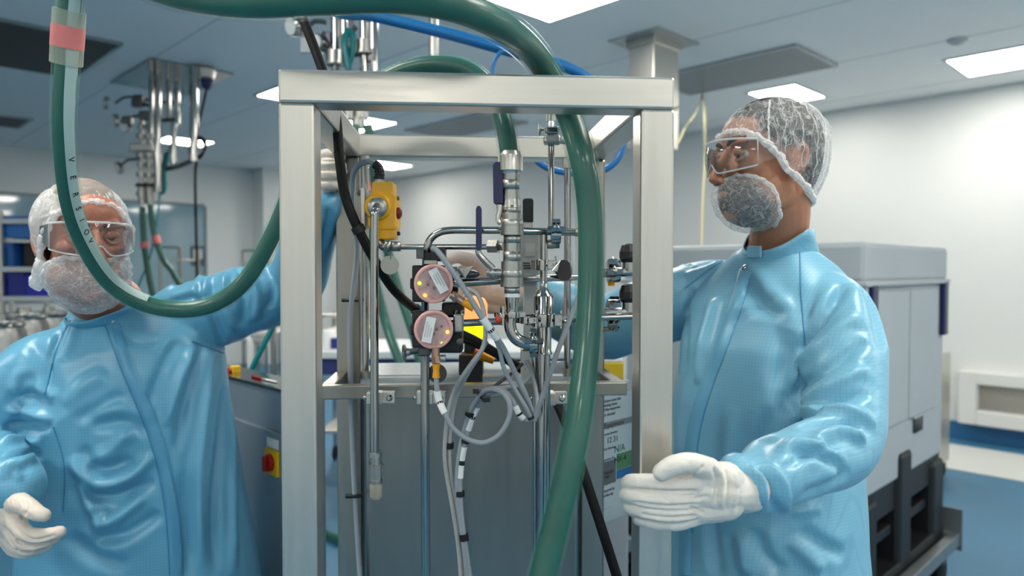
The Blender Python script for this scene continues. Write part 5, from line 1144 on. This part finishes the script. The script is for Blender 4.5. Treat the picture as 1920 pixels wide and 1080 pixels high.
# --- valves at the right post
for y, lab in ((500, 'upper steel clamp valve with black knob beside the right post'), (575, 'lower steel clamp valve with black knob beside the right post')):
    d = 1.33; cv = thing('clamp_valve', lab, 'valve', P(1165, y + 20, d))
    MB().cyl(P(1130, y + 12, d - 0.03), P(1200, y + 8, d + 0.02), px(9, d), 16).build('body', POL, cv)
    clampset(cv, P(1150, y + 8, d), Vector((1, 0.1, 0)), px(22, d), Vector((-0.1, -0.6, -0.8)) if y > 540 else Vector((-0.1, -0.8, 0.5)), w=0.022)
    MB().cyl(P(1178, y + 8, d), P(1178, y - 12, d), px(11, d), 14).build('bonnet', POL, cv)
    MB().lathe(P(1178, y - 8, d), UP, [(0, px(13, d)), (px(8, d), px(17, d)), (px(20, d), px(17, d)), (px(32, d), px(13, d)), (px(35, d), px(7, d))], 10).build('knob', BLK, cv, smooth='flat')
    if y < 540: MB().lathe(P(1146, y + 22, d), -UP, [(0, px(8, d)), (px(14, d), px(6, d))], 12).build('amber_ring', ORG, cv)
# --- documents on the rear right post
sg = P(1127, 860, 1.56)
dc = thing('document_board', 'laminated equipment status sheet with handwritten entries on the rear right post', 'document', sg)
SU = RR; SN = Vector((RR.y, -RR.x, 0))
def SG(u, v): return Vector((sg.x, sg.y, 0)) + SU * u + UP * v            # u along the sheet, v height
vt, vb = P(1127, 742, 1.56).z, P(1127, 982, 1.56).z; Wd = 0.19; Hh = vt - vb
MB().box(SG(Wd / 2, (vt + vb) / 2) - SN * 0.003, SU * (Wd / 2), SN * 0.002, UP * (Hh / 2)).build('backing_board', mat('board_grey', (140, 146, 148), 0.5), dc, smooth='flat')
MB().box(SG(Wd / 2, (vt + vb) / 2), SU * (Wd / 2), SN * 0.0006, UP * (Hh / 2)).build('sheet', mat('paper_white', (224, 230, 230), 0.6), dc, smooth='flat')
def yv(py): return vt - (py - 742) / 240.0 * Hh
def stripe(name, u0, u1, y0, y1, m): MB().box(SG((u0 + u1) / 2, (yv(y0) + yv(y1)) / 2) + SN * 0.001, SU * ((u1 - u0) / 2), SN * 0.0004, UP * abs(yv(y0) - yv(y1)) / 2).build(name, m, dc, smooth='flat')
stripe('heading_band', 0, Wd, 794, 806, mat('band_grey', (150, 152, 152), 0.6))
stripe('grey_field', 0, 0.052, 868, 912, mat('field_grey', (120, 124, 124), 0.6)); stripe('green_field', 0.055, 0.12, 860, 890, mat('field_green', (110, 160, 110), 0.6)); stripe('blue_field', 0.055, 0.12, 891, 908, mat('field_blue', (60, 130, 190), 0.6))
def wr_(s, u, y, size, m): text(s, size, SG(u, yv(y)) + SN * 0.0016, SU, UP, m, dc, 'writing', 0.0001)
PENG = mat('pen_green', (10, 140, 120), 0.6)
wr_('Equipment', 0.008, 805, 0.0169, INK); wr_('Location Number', 0.002, 818, 0.0078, INK); wr_('12 31', 0.018, 834, 0.0182, INK); wr_('Asset Number', 0.002, 846, 0.0078, INK); wr_('N/A', 0.045, 856, 0.0234, PENG); wr_('Equipment ID', 0.002, 866, 0.0078, INK); wr_('MX-4', 0.045, 876, 0.0195, INK)
wr_('TAGGED\nTABLE', 0.006, 892, 0.0091, INK); wr_('Prepared by', 0.002, 925, 0.0091, INK); wr_('Verified by', 0.002, 934, 0.0091, INK)
for k, y in enumerate((756, 764, 772, 782)): wr_(('written notes and', 'cleaning status', 'of this equipment', 'last checked')[k], 0.003, y, 0.0091, INK)
wr_('- - - - - - -', 0.004, 958, 0.0078, INK)
MB().box(SG(-0.006, vt - 0.05), SU * 0.010, SN * 0.004, UP * 0.01).build('bracket', STEEL, dc, smooth='flat')
# ------------------------------------------------------------------ background equipment
# --- grey bulk container on a dolly, far right
cn = P(1625, 452, 2.5); TOPZ = cn.z
c0 = Vector((cn.x, cn.y, 0))
def BX(u, v, z): return c0 + RR * u + RL * v + UP * z       # u along the right face, v along the left face
LU, LV = 1.0, 1.05
bx_ = thing('bulk_container', 'big grey plastic bulk container with navy latches and black base at right', 'container', BX(LU / 2, LV / 2, 0.2))
M_BOX = mat('container_grey', (172, 180, 184), 0.5, var=0.03, vscale=4, bump=0.03, bscale=120)
M_BASE = mat('container_base', (16, 17, 20), 0.5)
zl_, zb_ = TOPZ - 0.15, 0.62
def cbox(name, u0, u1, v0, v1, z0, z1, m, bev=0.012, par=None): return MB().box(BX((u0 + u1) / 2, (v0 + v1) / 2, (z0 + z1) / 2), RR * ((u1 - u0) / 2), RL * ((v1 - v0) / 2), UP * ((z1 - z0) / 2)).build(name, m, par or bx_, bevel=bev)
cbox('lid', 0.0, LU, 0.0, LV, zl_, TOPZ, M_BOX, 0.02)
cbox('lid_rim', -0.01, LU + 0.01, -0.01, LV + 0.01, zl_ - 0.012, zl_ + 0.008, M_BOX, 0.006)
cbox('body', 0.012, LU - 0.012, 0.012, LV - 0.012, zb_, zl_, M_BOX, 0.01)
cbox('panel', 0.12, 0.49, 0.004, 0.02, zl_ - 0.55, zl_ - 0.03, M_BOX, 0.004); cbox('panel', 0.51, 0.88, 0.004, 0.02, zl_ - 0.55, zl_ - 0.03, M_BOX, 0.004)
cbox('panel', 0.004, 0.02, 0.15, 0.5, zl_ - 0.55, zl_ - 0.03, M_BOX, 0.004); cbox('panel', 0.004, 0.02, 0.56, 0.9, zl_ - 0.55, zl_ - 0.03, M_BOX, 0.004)
for u in (0.04, 0.92): cbox('latch', u, u + 0.055, -0.012, 0.01, zl_ - 0.24, zl_ - 0.005, NAVY, 0.006)
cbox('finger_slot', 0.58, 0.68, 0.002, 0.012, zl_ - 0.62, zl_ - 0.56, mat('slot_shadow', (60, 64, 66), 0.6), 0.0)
cbox('slot_rim', 0.56, 0.70, 0.0, 0.006, zl_ - 0.56, zl_ - 0.55, M_BOX, 0.001)
cbox('corner_strip', 0.0, 0.03, 0.0, 0.03, zb_, zl_, M_BOX, 0.004)
# stepped black base with three legs and bars
for u0, u1, z1 in ((0.0, 0.16, 0.60), (0.40, 0.55, 0.72), (0.84, 1.0, 0.60)): cbox('base_leg', u0, u1, 0.0, 0.14, 0.24, z1, M_BASE, 0.02); cbox('base_leg', u0, u1, LV - 0.14, LV, 0.24, z1, M_BASE, 0.02)
cbox('base_deck', 0.01, LU - 0.01, 0.02, LV - 0.02, 0.50, zb_ + 0.01, M_BASE, 0.004)
cbox('base_back', 0.05, LU - 0.05, 0.2, LV - 0.2, 0.24, 0.52, M_BASE, 0.0)
for u0, u1 in ((0.16, 0.40), (0.55, 0.84)): cbox('base_bar', u0, u1, 0.03, 0.09, 0.40, 0.44, M_BASE, 0.006)
cbox('base_runner', 0.0, LU, 0.0, 0.16, 0.235, 0.29, M_BASE, 0.006); cbox('base_runner', 0.0, LU, LV - 0.16, LV, 0.235, 0.29, M_BASE, 0.006)
dl = thing('dolly', 'galvanised dolly on casters carrying the bulk container', 'dolly', BX(LU / 2, LV / 2, 0.0))
M_GAL = mat('galvanised', (150, 156, 158), 0.4, 0.8, var=0.1, vscale=6)
cbox('rail', -0.06, LU + 0.06, -0.05, -0.01, 0.19, 0.25, M_GAL, 0.004, dl); cbox('rail', -0.06, LU + 0.06, LV + 0.01, LV + 0.05, 0.19, 0.25, M_GAL, 0.004, dl)
cbox('rail', -0.06, -0.02, -0.01, LV + 0.01, 0.19, 0.25, M_GAL, 0.004, dl); cbox('rail', LU + 0.02, LU + 0.06, -0.01, LV + 0.01, 0.19, 0.25, M_GAL, 0.004, dl)
cbox('deck', -0.02, LU + 0.02, -0.01, LV + 0.01, 0.20, 0.232, M_GAL, 0.0, dl)
for u, v in ((0.0, 0.02), (LU, 0.02), (0.0, LV - 0.02), (LU, LV - 0.02)):
    cbox('corner_plate', u - 0.07, u + 0.07, v - 0.05, v + 0.05, 0.17, 0.32 if False else 0.19, M_GAL, 0.003, dl)
    w = MB().lathe(BX(u, v - 0.02, 0.075), RL, [(0, 0.065), (0.005, 0.075), (0.035, 0.075), (0.04, 0.065)], 22).build('caster', BLKR, dl)
    MB().box(BX(u, v, 0.14), RR * 0.03, RL * 0.028, UP * 0.03).build('caster_fork', DKST, w, bevel=0.004)
cbox('corner_guard', LU + 0.055, LU + 0.065, -0.06, 0.06, 0.17, 0.36, M_GAL, 0.002, dl)
# --- slim steel cabinet between container and wall
sc_ = thing('steel_locker', 'slim steel locker edge behind the bulk container', 'locker', P(1788, 900, 4.9) * 0 + RM(P(1788, 660, 4.9).dot(RR) - 0.28, P(1788, 660, 4.9).dot(RL) + 0.32, 0))
q = P(1788, 660, 4.9); b_l = q.dot(RL); a_l = q.dot(RR)
MB().box(RM(a_l - 0.28, b_l + 0.32, q.z / 2 + 0.06), RR * 0.3, RL * 0.3, UP * (q.z / 2 - 0.06)).build('body', STEEL, sc_, bevel=0.006)
for u, v in ((-0.02, 0.04), (0.5, 0.04), (-0.02, 0.56), (0.5, 0.56)): MB().lathe(RM(a_l + u - 0.51, b_l + v + 0.02, 0.06) - RL * 0.015, RL, [(0, 0.055), (0.03, 0.055)], 16).build('caster', BLKR, sc_)
# --- dark steel control cabinet behind the left post
ka = P(548, 770, 1.70); ka.z = 0
def KB(v, u, z): return ka + RL * v + RR * u + UP * z
zk = P(435, 705, 2.0).z
kc = thing('control_cabinet', 'dark steel control cabinet with yellow isolator switch behind the left post', 'cabinet', KB(0.3, 0.04, 0))
for v_ in (0.05, 0.67): MB().box(KB(v_, 0.045, 0.05), RL * 0.04, RR * 0.16, UP * 0.05).build('foot', DKST, kc, bevel=0.01)
M_KAB = mat('cabinet_steel', (150, 164, 174), 0.4, 0.5, var=0.05, vscale=3)
MB().box(KB(0.36, 0.045, zk / 2 + 0.05), RL * 0.36, RR * 0.045, UP * (zk / 2 - 0.05)).build('body', M_KAB, kc, bevel=0.006)
MB().box(KB(0.19, -0.006, zk / 2), RL * 0.18, RR * 0.006, UP * (zk / 2 - 0.1)).build('door', M_KAB, kc, bevel=0.003)
MB().box(KB(0.36, 0.045, zk + 0.004), RL * 0.365, RR * 0.05, UP * 0.004).build('top_rim', POL, kc, smooth='flat')
r_ = wallpt(513, 866, RR, ka.dot(RR) - 0.012)
MB().box(r_ - RR * 0.004, RL * 0.034, RR * 0.004, UP * 0.032).build('isolator_plate', mat('isolator_yellow', (236, 190, 20), 0.4), kc, bevel=0.002)
kn = MB().lathe(r_ - RR * 0.008, -RR, [(0, 0.021), (0.01, 0.021), (0.012, 0.018)], 20).build('isolator_knob', mat('isolator_red', (170, 26, 24), 0.4), kc)
MB().box(r_ - RR * 0.022, RL * 0.005, RR * 0.006, UP * 0.019).build('knob_grip', mat('isolator_red', (170, 26, 24), 0.4), kn, bevel=0.002)
MB().box(r_ + UP * 0.046 - RR * 0.002, RL * 0.03, RR * 0.001, UP * 0.012).build('label', LABELW, kc, smooth='flat')
for k, xx in enumerate((480, 500)): MB().cyl(KB(0.28 - 0.06 * k, 0.03, zk + 0.011), KB(0.20 - 0.06 * k, 0.03, zk + 0.011), 0.0035, 8).build('cable_end', (mat('isolator_red', (170, 26, 24), 0.4), LABELW)[k], kc)
em = thing('emergency_stop', 'small yellow and red stop button at the left end of the control cabinet top', 'switch', P(441, 700, 2.03))
q = P(441, 694, 2.03); MB().box(q, RL * 0.012, RR * 0.012, UP * 0.013).build('box', mat('isolator_yellow', (236, 190, 20), 0.4), em, bevel=0.003); MB().lathe(q - RR * 0.012, -RR, [(0, 0.005), (0.004, 0.005), (0.005, 0.009), (0.009, 0.009), (0.011, 0.005)], 16).build('button', mat('isolator_red', (170, 26, 24), 0.4), em)
# --- ceiling pipe drop, left
def dropplate(pa, pb, label):
    a, b = corner(*pa)
    c = RM(a + pb[0] / 2, b + pb[1] / 2, ZC); t = thing('ceiling_pipe_drop', label, 'pipe drop', c)
    MB().box(c - UP * 0.006, RR * (pb[0] / 2), RL * (pb[1] / 2), UP * 0.006).build('ceiling_plate', mat('drop_plate', (150, 152, 156), 0.12, 1.0), t, smooth='flat')
    return t
def gauge(t, c, n, r=0.035):
    g = MB().lathe(c, n, [(0, r), (0.03, r), (0.034, r * 0.9)], 20).build('gauge', POL, t); MB().lathe(c + Vector(n).normalized() * 0.0345, n, [(0, r * 0.85), (0.001, r * 0.85)], 20).build('dial', LABELW, g)
D = 5.5
t = dropplate((282, 107), (0.6, 0.95), 'stainless ceiling plate with hanging pipes and gauges above the left man')
for (x, y0, y1, r, dd) in ((284, 118, 250, 0.018, 5.35), (296, 116, 360, 0.028, 5.4), (316, 120, 222, 0.020, 5.45), (332, 120, 232, 0.022, 5.5), (364, 124, 303, 0.032, 5.3), (326, 228, 307, 0.022, 5.5)):
    MB().cyl(P(x, y0, dd), P(x, y1, dd), r, 12).build('pipe', POL, t)
for (x, y0, y1, r) in ((266, 222, 372, 0.030), (281, 222, 360, 0.030), (298, 290, 350, 0.024)):
    vv = MB(); vv.cyl(P(x, y0, D), P(x, y1, D), r * 0.55, 12)
    for k, y in enumerate(range(y0 + 12, y1 - 6, 18)): vv.cyl(P(x, y, D), P(x, y + 8, D), r * (1.0 + 0.35 * (k % 2)), 10)
    vv.build('valve_stack', CAST, t)
MB().box(P(270, 278, D), Vector((0.09, 0, 0)), Vector((0, 0.05, 0)), UP * 0.03).build('manifold', CAST, t, bevel=0.008)
for pts, r in (([(335, 222), (300, 226), (262, 220)], 0.016), ([(335, 194), (290, 190), (262, 184), (235, 182), (216, 194)], 0.011), ([(300, 200), (268, 196), (248, 194)], 0.014), ([(262, 216), (240, 222), (228, 228)], 0.012), ([(262, 298), (240, 300), (228, 310)], 0.009), ([(362, 300), (334, 312), (305, 318)], 0.018)):
    MB().tube([P(x, y, D) for x, y in pts], r, 8, 3).build('branch', DKST, t)
for x, y in ((262, 186), (282, 218), (272, 216), (258, 194), (240, 226)): MB().box(P(x, y, D - 0.03), Vector((0.035, 0, 0)), Vector((0, 0.03, 0)), UP * 0.03).build('fitting', DKST, t, bevel=0.006)
gauge(t, P(204, 194, D), Vector((-0.8, -0.5, 0.1)), 0.05); gauge(t, P(222, 226, D), Vector((-0.7, -0.6, -0.2)), 0.05); gauge(t, P(238, 236, D), Vector((-0.3, -0.8, -0.4)), 0.045); gauge(t, P(226, 314, D), Vector((-0.5, -0.7, -0.3)), 0.045)
MB().lathe(P(386, 132, 5.35), -UP, [(0, 0.075), (0.06, 0.06)], 14).build('socket', CAST, t); MB().lathe(P(388, 150, 5.35), -UP, [(0, 0.05), (0.05, 0.035), (0.07, 0.02)], 12).build('blue_plug', NAVY, t)
for x in (266, 281): MB().lathe(P(x, 345, D), -UP, [(0, 0.045), (0.02, 0.045), (0.022, 0.03)], 16).build('black_collar', BLK, t); MB().lathe(P(x, 352, D), -UP, [(0, 0.032), (0.13, 0.026)], 14).build('hose_tail', CAST, t)
tag(MB().tube([P(388, 165, 5.35), P(380, 200, 5.35), P(370, 250, 5.35), P(378, 258, 5.3), P(386, 268, 5.3), P(378, 292, 5.3), P(366, 298, 5.3), P(356, 285, 5.3), P(362, 262, 5.3), P(378, 262, 5.3), P(384, 280, 5.3), P(370, 300, 5.3), P(366, 330, 5.3), P(367, 400, 5.3), P(369, 500, 5.3), P(370, 640, 5.3), P(371, 860, 5.3)], 0.010, 8, 5).build('black_cable', BLKR), 'black cable coiled once and hanging straight from the left ceiling drop', 'cable')
tl_ = thing('teal_air_line', 'coiled teal air line hooked on the left ceiling drop', 'hose', P(311, 300, D))
MB().tube([P(345, 165, D), P(340, 190, D), P(330, 230, D), P(318, 280, D), P(312, 292, D), P(308, 320, D), P(308, 350, D), P(303, 360, D), P(296, 348, D), P(297, 322, D)], [0.006] * 4 + [0.022] * 5 + [0.018], 10, 4).build('coil', TEAL, tl_)
MB().tube([P(300, 360, D), P(294, 420, D), P(282, 480, D), P(262, 530, D), P(250, 560, D)], 0.008, 8, 4).build('tail', mat('teal_thin', (60, 140, 150), 0.4), tl_)
for lab, pts in (('left of two green hoses hanging beside the left man', [(267, 388, D), (268, 420, D), (271, 460, D), (275, 490, D), (281, 525, D), (292, 600, D), (300, 840, D)]), ('right of two green hoses hanging beside the left man', [(281, 375, D), (284, 405, D), (293, 450, D), (308, 490, D), (326, 515, D), (345, 580, D), (340, 840, D)])):
    t_, (q_, _) = hose('green_hose', lab, pts, 0.027, 6); MB().tube(q_[11:14], 0.031, 14).build('pink_band', PINK, t_)
# --- ceiling pipe drop above the frame
D = 2.9
q = PC(640, -150)
t = thing('ceiling_pipe_drop', 'cluster of steel pipes and valves hanging above the top left of the frame', 'pipe drop', P(650, -120, D))
zc_p = P(650, -40, D); MB().box(Vector((P(660, 0, D).x, D + 0.05, ZC - 0.006)), RR * 0.3, RL * 0.45, UP * 0.006).build('ceiling_plate', mat('drop_plate', (150, 152, 156), 0.12, 1.0), t, smooth='flat')
def vpipe(x, y1, r, dd=D, m=POL, top=ZC): a = P(x, y1, dd); return MB().cyl(Vector((a.x, a.y, top)), a, r, 14).build('pipe', m, t)
for (x, y1, r) in ((630, 215, 0.018), (645, 70, 0.014), (683, 225, 0.016), (700, 140, 0.016), (705, 135, 0.010)): vpipe(x, y1, r)
vpipe(813, 150, 0.02, 3.0, STEEL)
for (x, ys, r) in ((627, (96, 118), 0.034), (640, (96, 118), 0.03), (664, (80, 98), 0.03), (682, (76, 98), 0.034), (655, (205, 220), 0.024), (676, (206, 218), 0.024), (672, (222, 236), 0.026)):
    vv = MB(); vv.cyl(P(x, ys[0], D), P(x, ys[1], D), r, 10); vv.cyl(P(x, ys[1], D), P(x, ys[1] + 4, D), r * 1.2, 14); vv.build('valve', CAST, t)
for pts, r in (([(612, 42), (590, 40), (576, 52)], 0.010), ([(625, 30), (660, 30), (700, 36)], 0.014), ([(610, 60), (604, 80), (608, 98)], 0.012), ([(694, 100), (680, 102), (664, 104)], 0.008), ([(640, 118), (626, 122), (612, 118)], 0.008), ([(668, 50), (660, 60), (662, 80)], 0.012)):
    MB().tube([P(x, y, D) for x, y in pts], r, 8, 3).build('branch', DKST, t)
gauge(t, P(558, 50, D), Vector((-0.6, -0.75, -0.2)), 0.040); gauge(t, P(603, 84, D), Vector((-0.5, -0.8, 0)), 0.038)
MB().box(P(616, 82, D), Vector((0.012, 0, 0)), Vector((0, 0.01, 0)), UP * 0.045).build('navy_lever', NAVY, t, bevel=0.004); MB().box(P(660, 62, D), Vector((0.010, 0, 0)), Vector((0, 0.01, 0)), UP * 0.05).build('navy_lever', NAVY, t, bevel=0.004)
MB().box(P(575, 85, D), Vector((0.022, 0, 0)), Vector((0, 0.01, 0)), UP * 0.03).build('pale_tag', mat('pale_tag', (180, 190, 188), 0.6), t, smooth='flat')
MB().box(P(697, 104, D), Vector((0.016, 0, 0)), Vector((0, 0.016, 0)), UP * 0.028).build('fitting', DKST, t, bevel=0.005)
tag(MB().tube([P(652, 58, D - 0.05), P(645, 75, D - 0.05), P(650, 100, D - 0.05), P(652, 122, D - 0.05), P(660, 100, D - 0.05), P(662, 70, D - 0.05), P(652, 58, D - 0.05), P(646, 85, D - 0.07), P(654, 130, D - 0.07)], 0.013, 8, 4).build('teal_air_line', TEAL), 'coiled teal air line among the pipes above the frame', 'hose')
# --- shelving with blue bins, far left
SD = 4.6
def shelfpt(x, y): return P(x, y, SD)
sh = thing('shelving_rack', 'steel shelving rack holding blue bins at the left edge', 'shelf', Vector((P(40, 500, SD).x, SD, 0)))
yaw = 0.0
for y in (415, 505, 560):
    q = shelfpt(40, y); MB().box(Vector((q.x, SD + 0.22, q.z)), Vector((0.38, 0, 0)), Vector((0, 0.24, 0)), UP * 0.016).build('shelf_board', mat('shelf_white', (190, 196, 196), 0.45), sh, bevel=0.003)
q = shelfpt(60, 452); MB().box(Vector((q.x, SD + 0.22, q.z)), Vector((0.36, 0, 0)), Vector((0, 0.2, 0)), UP * 0.010).build('shelf_board', mat('shelf_white', (190, 196, 196), 0.45), sh, bevel=0.003)
zt_s = shelfpt(0, 395).z
for x in (-70, 3, 148):
    for dy in (0.0, 0.44):
        q = shelfpt(x, 500); MB().box(Vector((q.x, SD + dy, zt_s / 2)), Vector((0.012, 0, 0)), Vector((0, 0.012, 0)), UP * (zt_s / 2)).build('upright', STEEL, sh, smooth='flat')
def bin_(x0, x1, y0, y1, rgb, label, group='blue bins on the rack', grp=True):
    a, b = P(x0, y0, SD + 0.03), P(x1, y1, SD + 0.03); t = thing('storage_bin', label, 'bin', Vector(((a.x + b.x) / 2, SD + 0.2, b.z)), group)
    m = mat('bin_%d_%d_%d' % rgb, rgb, 0.4); cx, hx = (a.x + b.x) / 2, (b.x - a.x) / 2; cz, hz = (a.z + b.z) / 2, (a.z - b.z) / 2
    for nm, c, e in (('front', Vector((cx, SD + 0.03, cz)), (hx, 0.006, hz)), ('back', Vector((cx, SD + 0.40, cz)), (hx, 0.006, hz)), ('side', Vector((cx - hx, SD + 0.215, cz)), (0.006, 0.19, hz)), ('side', Vector((cx + hx, SD + 0.215, cz)), (0.006, 0.19, hz)), ('bottom', Vector((cx, SD + 0.215, b.z + 0.006)), (hx, 0.19, 0.006))):
        MB().box(c, Vector((e[0], 0, 0)), Vector((0, e[1], 0)), UP * e[2]).build(nm, m, t, smooth='flat')
    MB().box(Vector((cx, SD + 0.022, a.z - 0.02)), Vector((hx + 0.006, 0, 0)), Vector((0, 0.01, 0)), UP * 0.012).build('lip', m, t, smooth='flat')
    return t
bin_(2, 48, 510, 556, (16, 34, 130), 'deep blue bin at the left end of the lower rack shelf'); bin_(52, 122, 515, 556, (18, 40, 170), 'deep blue bin holding white packets on the lower rack shelf')
bin_(2, 26, 455, 500, (20, 80, 150), 'mid blue bin on the middle rack shelf'); bin_(4, 70, 405 - 0, 446, (28, 104, 176), 'light blue tall bin on the rack top')
for k in range(4):
    q = P(62 + k * 9, 520, SD + 0.15); p_ = MB().ell(q, Matrix.Rotation(0.4 * k, 3, 'Y'), 0.022, 0.05, 0.035, 10, 8).build('white_packet', LABELW, None, smooth='flat'); tag(p_, 'crumpled white packet poking out of the deep blue bin', 'packet', 'white packets in the bin')
q = P(50, 478, SD + 0.2); bb = thing('black_carton', 'black carton with white tag on the middle rack shelf', 'box', q)
MB().box(P(94, 478, SD + 0.2), Vector((0.10, 0, 0)), Vector((0, 0.12, 0)), UP * 0.075).build('body', BLK, bb, bevel=0.004); MB().box(P(84, 466, SD + 0.075), Vector((0.04, 0, 0)), Vector((0, 0.003, 0)), UP * 0.014).build('tag', LABELW, bb, smooth='flat')
q = P(55, 442, SD + 0.05); wb = thing('white_tray', 'flat white tray on the upper rack shelf', 'tray', q); MB().box(P(112, 442, SD + 0.12), Vector((0.12, 0, 0)), Vector((0, 0.1, 0)), UP * 0.018).build('body', LABELW, wb, bevel=0.004); MB().box(P(112, 434, SD + 0.12), Vector((0.125, 0, 0)), Vector((0, 0.105, 0)), UP * 0.004).build('rim', LABELW, wb, bevel=0.001)
# steel drums under the rack
for k, (x, y, r, dd) in enumerate(((-6, 610, 0.14, 3.9), (45, 595, 0.13, 4.3), (92, 592, 0.12, 4.75))):
    c = P(x, y, dd); t = thing('steel_drum', ('steel drum at the left edge below the rack', 'middle steel drum below the rack with dark band', 'farther steel drum half hidden by the left man')[k], 'drum', Vector((c.x, c.y, 0)), 'steel drums below the rack')
    MB().lathe(Vector((c.x, c.y, 0)), UP, [(0, r), (0.02, r), (0.3, r), (0.31, r * 1.03), (0.33, r * 1.03), (0.34, r), (c.z - 0.06, r), (c.z, r * 0.86)], 28).build('shell', mat('drum_steel', (150, 150, 148), 0.3, 1.0), t); MB().lathe(Vector((c.x, c.y, c.z)), UP, [(0, r * 0.9), (0.015, r * 0.92), (0.03, r * 0.9), (0.035, r * 0.3), (0.06, r * 0.28)], 28).build('lid', POL, t); MB().torus(Vector((c.x, c.y, c.z)), UP, r * 0.93, 0.008, 28, 8).build('clamp_ring', POL, t)
# --- trolleys and benches further back
def trolley(x0, x1, y0, y1, dd, label, shelves=3, m=None):
    a, b = P(x0, y0, dd), P(x1, y1, dd); t = thing('steel_trolley', label, 'trolley', Vector(((a.x + b.x) / 2, dd + 0.2, 0)))
    for x in (a.x, b.x):
        for dy in (0, 0.4): MB().cyl(Vector((x, dd + dy, 0.1)), Vector((x, dd + dy, a.z)), 0.014, 10).build('upright', POL, t); MB().lathe(Vector((x - 0.012, dd + dy, 0.05)), Vector((1, 0, 0)), [(0, 0.05), (0.024, 0.05)], 14).build('caster', BLKR, t)
    for k in range(shelves):
        z = 0.3 + (a.z - 0.12 - 0.3) * k / max(1, shelves - 1); MB().box(Vector(((a.x + b.x) / 2, dd + 0.2, z)), Vector(((b.x - a.x) / 2, 0, 0)), Vector((0, 0.2, 0)), UP * 0.012).build('shelf_board', STEEL, t, bevel=0.003)
    MB().cyl(Vector((a.x, dd, a.z)), Vector((b.x, dd, a.z)), 0.012, 10).build('push_bar', POL, t)
    return t
trolley(300, 342, 464, 700, 7.0, 'open steel trolley in front of the viewing window'); trolley(455, 500, 470, 700, 7.2, 'steel trolley behind the raised blue sleeve', 4)
trolley(468, 515, 590, 700, 4.2, 'low steel trolley between sleeve and left post', 3); trolley(600, 680, 592, 720, 5.0, 'steel rail trolley seen inside the frame by the left rear post', 2)
q = P(462, 625, 2.9); hr_ = thing('handrail', 'white tubular handle rising behind the control cabinet', 'handle', Vector((q.x, q.y, 0)))
MB().tube([P(471, 1000, 2.9), P(470, 720, 2.9), P(469, 650, 2.9), P(466, 636, 2.9), P(460, 632, 2.9), P(452, 634, 2.9)], 0.012, 12, 5).build('tube', mat('white_tube', (214, 216, 212), 0.35), hr_); MB().lathe(Vector((P(471, 900, 2.9).x, 2.9, 0)), UP, [(0, 0.10), (0.02, 0.10), (0.025, 0.02), (0.5, 0.014)], 20).build('foot', DKST, hr_)
tb = thing('work_bench', 'white topped bench with blue apron seen through the frame', 'bench', Vector((P(760, 690, 4.0).x, 4.2, 0)))
a, b = P(596, 655, 4.0), P(860, 690, 4.0); zb2 = P(700, 664, 4.0).z
MB().box(Vector(((a.x + b.x) / 2 + 0.3, 4.3, zb2)), Vector((0.75, 0, 0)), Vector((0, 0.35, 0)), UP * 0.02).build('top', mat('bench_top', (214, 220, 222), 0.4), tb, bevel=0.004)
MB().box(Vector(((a.x + b.x) / 2 + 0.3, 4.0, zb2 - 0.07)), Vector((0.74, 0, 0)), Vector((0, 0.012, 0)), UP * 0.045).build('apron', mat('bench_blue', (40, 52, 110), 0.5), tb, smooth='flat')
for sx in (-0.4, 1.0): 
    for sy in (4.05, 4.55): MB().cyl(Vector(((a.x + b.x) / 2 + sx, sy, 0)), Vector(((a.x + b.x) / 2 + sx, sy, zb2)), 0.02, 10).build('leg', POL, tb)
jr = thing('sample_jar', 'white jar with blue cap on the bench by the left rear post', 'jar', P(618, 652, 4.15)); MB().lathe(Vector((P(616, 650, 4.15).x, 4.15, zb2 + 0.02)), UP, [(0, 0.05), (0.08, 0.05), (0.1, 0.035)], 18).build('body', LABELW, jr); MB().lathe(Vector((P(632, 650, 4.15).x, 4.12, zb2 + 0.02)), UP, [(0, 0.03), (0.06, 0.03)], 14).build('cap', mat('cap_blue', (20, 50, 130), 0.4), jr)
yw = thing('yellow_tub', 'yellow tub on a white block behind the tray at right', 'tub', P(1145, 700, 2.3)); MB().box(P(1146, 692, 2.3), Vector((0.035, 0, 0)), Vector((0, 0.04, 0)), UP * 0.028).build('tub', mat('tub_yellow', (190, 160, 20), 0.5), yw, bevel=0.006); MB().box(P(1144, 664, 2.3), Vector((0.035, 0, 0)), Vector((0, 0.04, 0)), UP * 0.022).build('white_lid', LABELW, yw, bevel=0.006); a = P(1146, 708, 2.3); MB().box(Vector((a.x, 2.3, a.z / 2)), Vector((0.05, 0, 0)), Vector((0, 0.05, 0)), UP * (a.z / 2)).build('pedestal', mat('pedestal_grey', (150, 158, 164), 0.5), yw, bevel=0.006)
